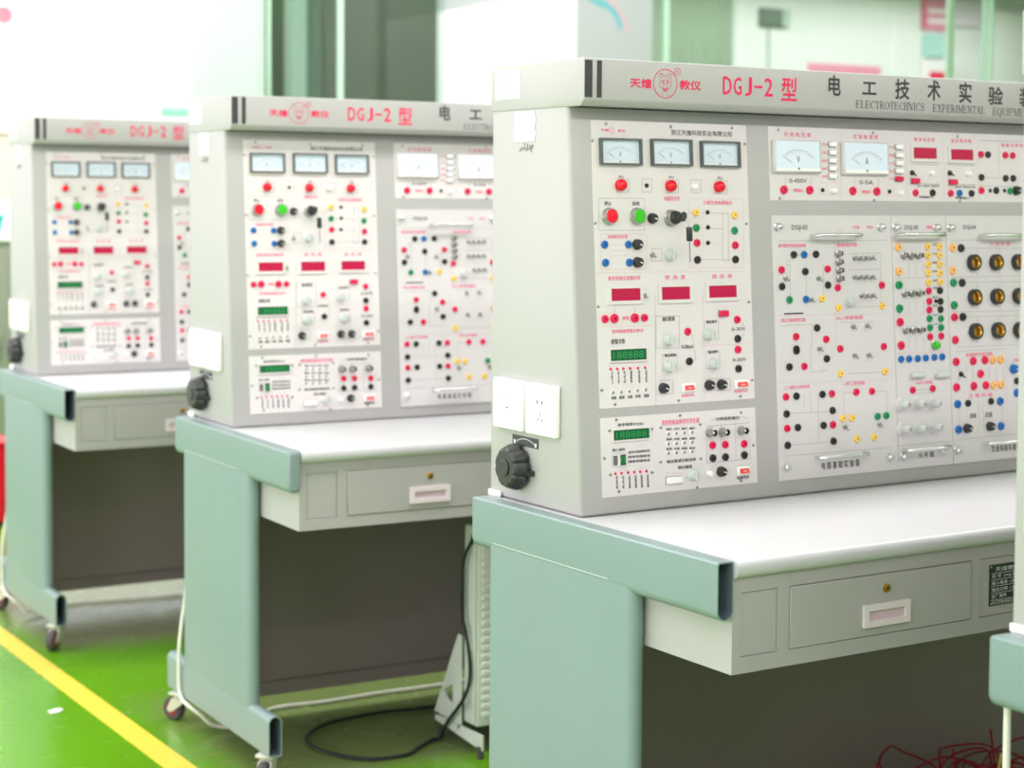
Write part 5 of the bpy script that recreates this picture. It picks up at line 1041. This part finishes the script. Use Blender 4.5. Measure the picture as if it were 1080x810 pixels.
PC = {'k': 'print_black', 'p': 'print_pink', 'g': 'print_grey'}
for key, (o, x0, z0, t) in PAN.items():
    mb = MB(); y = -t - 0.0002
    for k, c, segs in LINES:
        if k == key:
            for a, b, e, f in segs: put_line(mb, a - x0, (b - z0) / CT, e - x0, (f - z0) / CT, y, 0.0007, {'k': 'print_black', 'p': 'print_rose', 'g': 'print_grey'}[c])
    if mb.v: obj('printed_lines', mb, o, kind='stuff')
    mb = MB()
    for k, c, s, a, b, e, f in PRINT:
        if k == key: put_text(mb, s, a - x0, (b - z0) / CT, e - x0, (f - z0) / CT, y - 0.0002, PC[c], 0.00025)
    if key == 'ctl':
        ring(mb, 0.0926 - x0 - 0.0005, (1.4768 - z0) / CT, 0.0062, 0.0062, y, 0.0008, 'print_pink', 16); ring(mb, 0.0926 - x0 - 0.0005, (1.4768 - z0) / CT, 0.003, 0.003, y, 0.0008, 'print_pink', 10)
    if key == 'mod3': ring(mb, 0.166 + 0.46 - 0.4557 + 0.0005 * 0 - 0.0 - 0.0, (1.295 - z0) / CT, 0.0055, 0.006, y, 0.0009, 'print_pink', 16)
    obj('printed_lettering', mb, o, kind='stuff')

# ------------------------------------------------------------------ the other three benches
b2 = copy_tree(bench); b2.location = (-0.0255, 1.4533, 0); b2.rotation_euler.z = -0.0466
b3 = copy_tree(bench); b3.location = (-0.0317, 2.9431, 0); b3.rotation_euler.z = -0.039
b4 = copy_tree(bench); b4.location = (0.0099, -1.2815, 0)
tagged(b2, 'middle pale grey test bench with capped rail ends, between the nearest and farthest benches', 'workbench')
tagged(b3, 'farthest pale grey test bench, blurred at the left edge by the white wall', 'workbench')
tagged(b4, 'foreground test bench at the right edge, only its rear rail corner in view', 'workbench')
for ch in b2.children:
    if ch.name.startswith('side_rail'):
        x0, x1 = (AX0, AX1) if ch.bound_box[0][0] < 0.5 else (W - AX1, W - AX0)
        obj('end_cap', cap_mesh(x0, x1, AZ0, AZ1, AYF - 0.0002, -1, True, 0.012), ch)

# ------------------------------------------------------------------ cords, heater, test leads
def smooth(pts, n=8):
    P = [Vector(p) for p in pts]; P = [P[0] * 2 - P[1]] + P + [P[-1] * 2 - P[-2]]; out = []
    for i in range(1, len(P) - 2):
        for k in range(n):
            t = k / n; a, b, c, d = P[i - 1:i + 3]
            out.append(0.5 * ((2 * b) + (c - a) * t + (2 * a - 5 * b + 4 * c - d) * t * t + (3 * b - a - 3 * c + d) * t ** 3))
    return out + [P[-2]]
def cord(name, pts, r, m, label, cat, group=None, n=8):
    pts = smooth(pts, n); o = pts[0].copy(); o.z = 0
    return tagged(obj(name, MB(m).tube([p - o for p in pts], r, 8), loc=o), label, cat, group)
def bench_cord(b, pts):       # points in world space; the cord is a part of its bench
    c, q = math.cos(-b.rotation_euler.z), math.sin(-b.rotation_euler.z)
    L = [((x - b.location.x) * c - (y - b.location.y) * q, (x - b.location.x) * q + (y - b.location.y) * c, z) for x, y, z in pts]
    obj('mains_cord', MB('cord_white').tube(smooth(L), 0.0048, 8), b, label='white mains cord')
HANG = [(-0.022, 0.262, 0.66), (-0.022, 0.262, 0.45), (-0.028, 0.263, 0.33), (-0.038, 0.262, 0.27), (-0.0465, 0.258, 0.21), (-0.0465, 0.262, 0.154), (-0.0465, 0.260, 0.1), (-0.0465, 0.24, 0.076), (-0.043, 0.21, 0.067), (-0.02, 0.18, 0.045), (0.015, 0.17, 0.015)]
bench_cord(b2, [(x - 0.0129, y + 1.454, z) for x, y, z in HANG] + [(0.08, 1.62, 0.0065), (0.2, 1.72, 0.0065), (0.35, 1.71, 0.0065), (0.52, 1.71, 0.0065), (0.72, 1.70, 0.0065), (1.1, 1.73, 0.0065), (1.7, 1.8, 0.0065)])
bench_cord(b3, [(x - 0.021, y + 2.944, z) for x, y, z in HANG] + [(0.06, 3.12, 0.0065), (0.16, 3.2, 0.0065), (0.35, 3.17, 0.0065), (0.53, 3.15, 0.0065), (0.9, 3.16, 0.0065), (1.7, 3.2, 0.0065)])
bench_cord(bench, [(0.0, 0.215, 0.606), (0.0, 0.222, 0.45), (0.0, 0.224, 0.3), (-0.006, 0.245, 0.24), (-0.018, 0.262, 0.2), (-0.022, 0.27, 0.15), (-0.018, 0.28, 0.06), (0.02, 0.26, 0.012)] + [(0.08, 0.24, 0.0065), (0.2, 0.34, 0.0065), (0.6, 0.38, 0.0065), (1.7, 0.4, 0.0065)])
bench_cord(b4, [(-0.002, -0.985, 0.697), (-0.002, -0.985, 0.55), (-0.004, -0.985, 0.35), (-0.006, -0.97, 0.18), (0.0, -0.95, 0.05), (0.06, -0.95, 0.0065), (0.3, -0.94, 0.0065), (1.2, -0.93, 0.0065)])
cord('black_cable', [(0.452, 1.112, 0.545), (0.45, 1.115, 0.528), (0.45, 1.145, 0.488), (0.45, 1.156, 0.439), (0.45, 1.155, 0.338), (0.45, 1.141, 0.305), (0.449, 1.119, 0.237), (0.449, 1.121, 0.179), (0.445, 1.146, 0.13), (0.447, 1.22, 0.06), (0.45, 1.262, 0.008), (0.428, 1.264, 0.006), (0.367, 1.225, 0.006), (0.31, 1.19, 0.006), (0.21, 1.215, 0.006), (0.155, 1.32, 0.006), (0.155, 1.40, 0.006), (0.19, 1.47, 0.006), (0.28, 1.53, 0.006), (0.43, 1.545, 0.006), (0.59, 1.52, 0.006), (1.0, 1.5, 0.006), (1.5, 1.56, 0.006)], 0.0045, 'cord_black', 'black cable curling over the floor between the middle and nearest benches', 'cable')

ht = empty('heater', (0, 0, 0)); ht.location = (0.47, 1.13, 0); tagged(ht, 'white upright metal heater with slotted edge behind the nearest bench leg', 'heater')
L = 0.62
obj('heater_body', MB('heater').rbox(-0.005, L, -0.022, 0.045, 0.07, 0.56, 0.006), ht)
for k in range(22):
    z = 0.095 + 0.0205 * k
    obj('louvre', cached('louvre', lambda: MB('heater').rbox(0, L - 0.02, -0.006, 0, 0, 0.012, 0.0015, seg=1).mesh('louvre')), ht, (0.006, -0.0222, z))
obj('side_rib', MB('heater').rbox(-0.012, -0.0052, -0.018, -0.004, 0.08, 0.55, 0.002), ht)
for fx in (0.0, L - 0.012):
    ft = MB('heater')
    for poly in ([(0.06, 0.285), (0.045, 0.285), (0.045, 0.06), (0.06, 0.045)], [(0.06, 0.285), (0.06, 0.24), (0.17, 0.05), (0.175, 0.066)], [(0.045, 0.06), (0.175, 0.066), (0.171, 0.045), (-0.058, 0.022), (-0.058, 0.06)],
                 [(0.06, 0.24), (0.06, 0.06), (0.085, 0.06), (0.085, 0.197)], [(0.085, 0.2), (0.085, 0.155), (0.125, 0.13), (0.125, 0.128)], [(0.085, 0.105), (0.085, 0.06), (0.165, 0.06), (0.125, 0.128), (0.112, 0.115)]):
        ft.prism(poly, fx - 0.012, fx - 0.0085, 0)
    obj('foot', ft, ht)
    for y in (-0.045, 0.15): obj('foot_pad', MB('rubber').lathe([(0.008, 0), (0.008, 0.03), (0, 0.03)], 10, axis='z'), ht, (fx - 0.01, y, 0))
for z in (0.115, 0.25): obj('screw_head', MB('steel').lathe([(0.006, 0), (0.005, 0.003), (0, 0.0035)], 12, axis='x'), ht, (-0.0052, 0.0, z))

# red and yellow test leads heaped on the floor under the nearest bench
def lead(m, pts, label, group, r=0.0024): cord('test_lead', pts, r, m, label, 'lead', group, 7)
heap = MB('lead_red')
for k in range(42):
    a = rnd.random() * 6.28; R = 0.05 + 0.1 * rnd.random(); cx, cy = 1.02 + (rnd.random() - 0.5) * 0.40, 0.04 + (rnd.random() - 0.5) * 0.14
    top = 0.03 + 0.19 * rnd.random(); pts = []
    for i in range(9):
        t = a + i * 0.75 + rnd.random() * 0.3; z = max(0.004, top * math.sin(math.pi * i / 8) + 0.012 * rnd.random())
        pts.append((cx - 1.0 + R * math.cos(t) * (0.8 + 0.5 * rnd.random()), min(0.185, cy + 0.55 * R * math.sin(t)) - 0.03, z))
    heap.tube(smooth(pts, 6), 0.0024, 6)
tagged(obj('lead_tangle', heap, loc=(1.0, 0.03, 0), kind='stuff'), 'tangle of thin red test leads heaped on the floor under the nearest bench', 'leads')
for x, z, lab in ((0.74, 0.24, 'red test lead standing up alone left of the red tangle'), (0.95, 0.235, 'red test lead standing up at the middle of the red tangle'), (1.06, 0.26, 'red test lead bending high over the right of the red tangle')):
    lead('lead_red', [(x + 0.05, 0.02, 0.006), (x + 0.01, 0.01, 0.1), (x - 0.005, 0.0, 0.18), (x - 0.02, 0.0, z)], lab, 'red leads rising from the tangle')
for x, z, lab in ((0.845, 0.195, 'yellow test lead sticking up at the left of the red tangle'), (1.02, 0.225, 'yellow test lead sticking up amid the red tangle on the right')):
    lead('lead_yellow', [(x - 0.06, -0.02, 0.006), (x - 0.04, -0.04, 0.09), (x - 0.012, -0.05, z - 0.04), (x, -0.05, z)], lab, 'yellow leads among the red ones', 0.003)
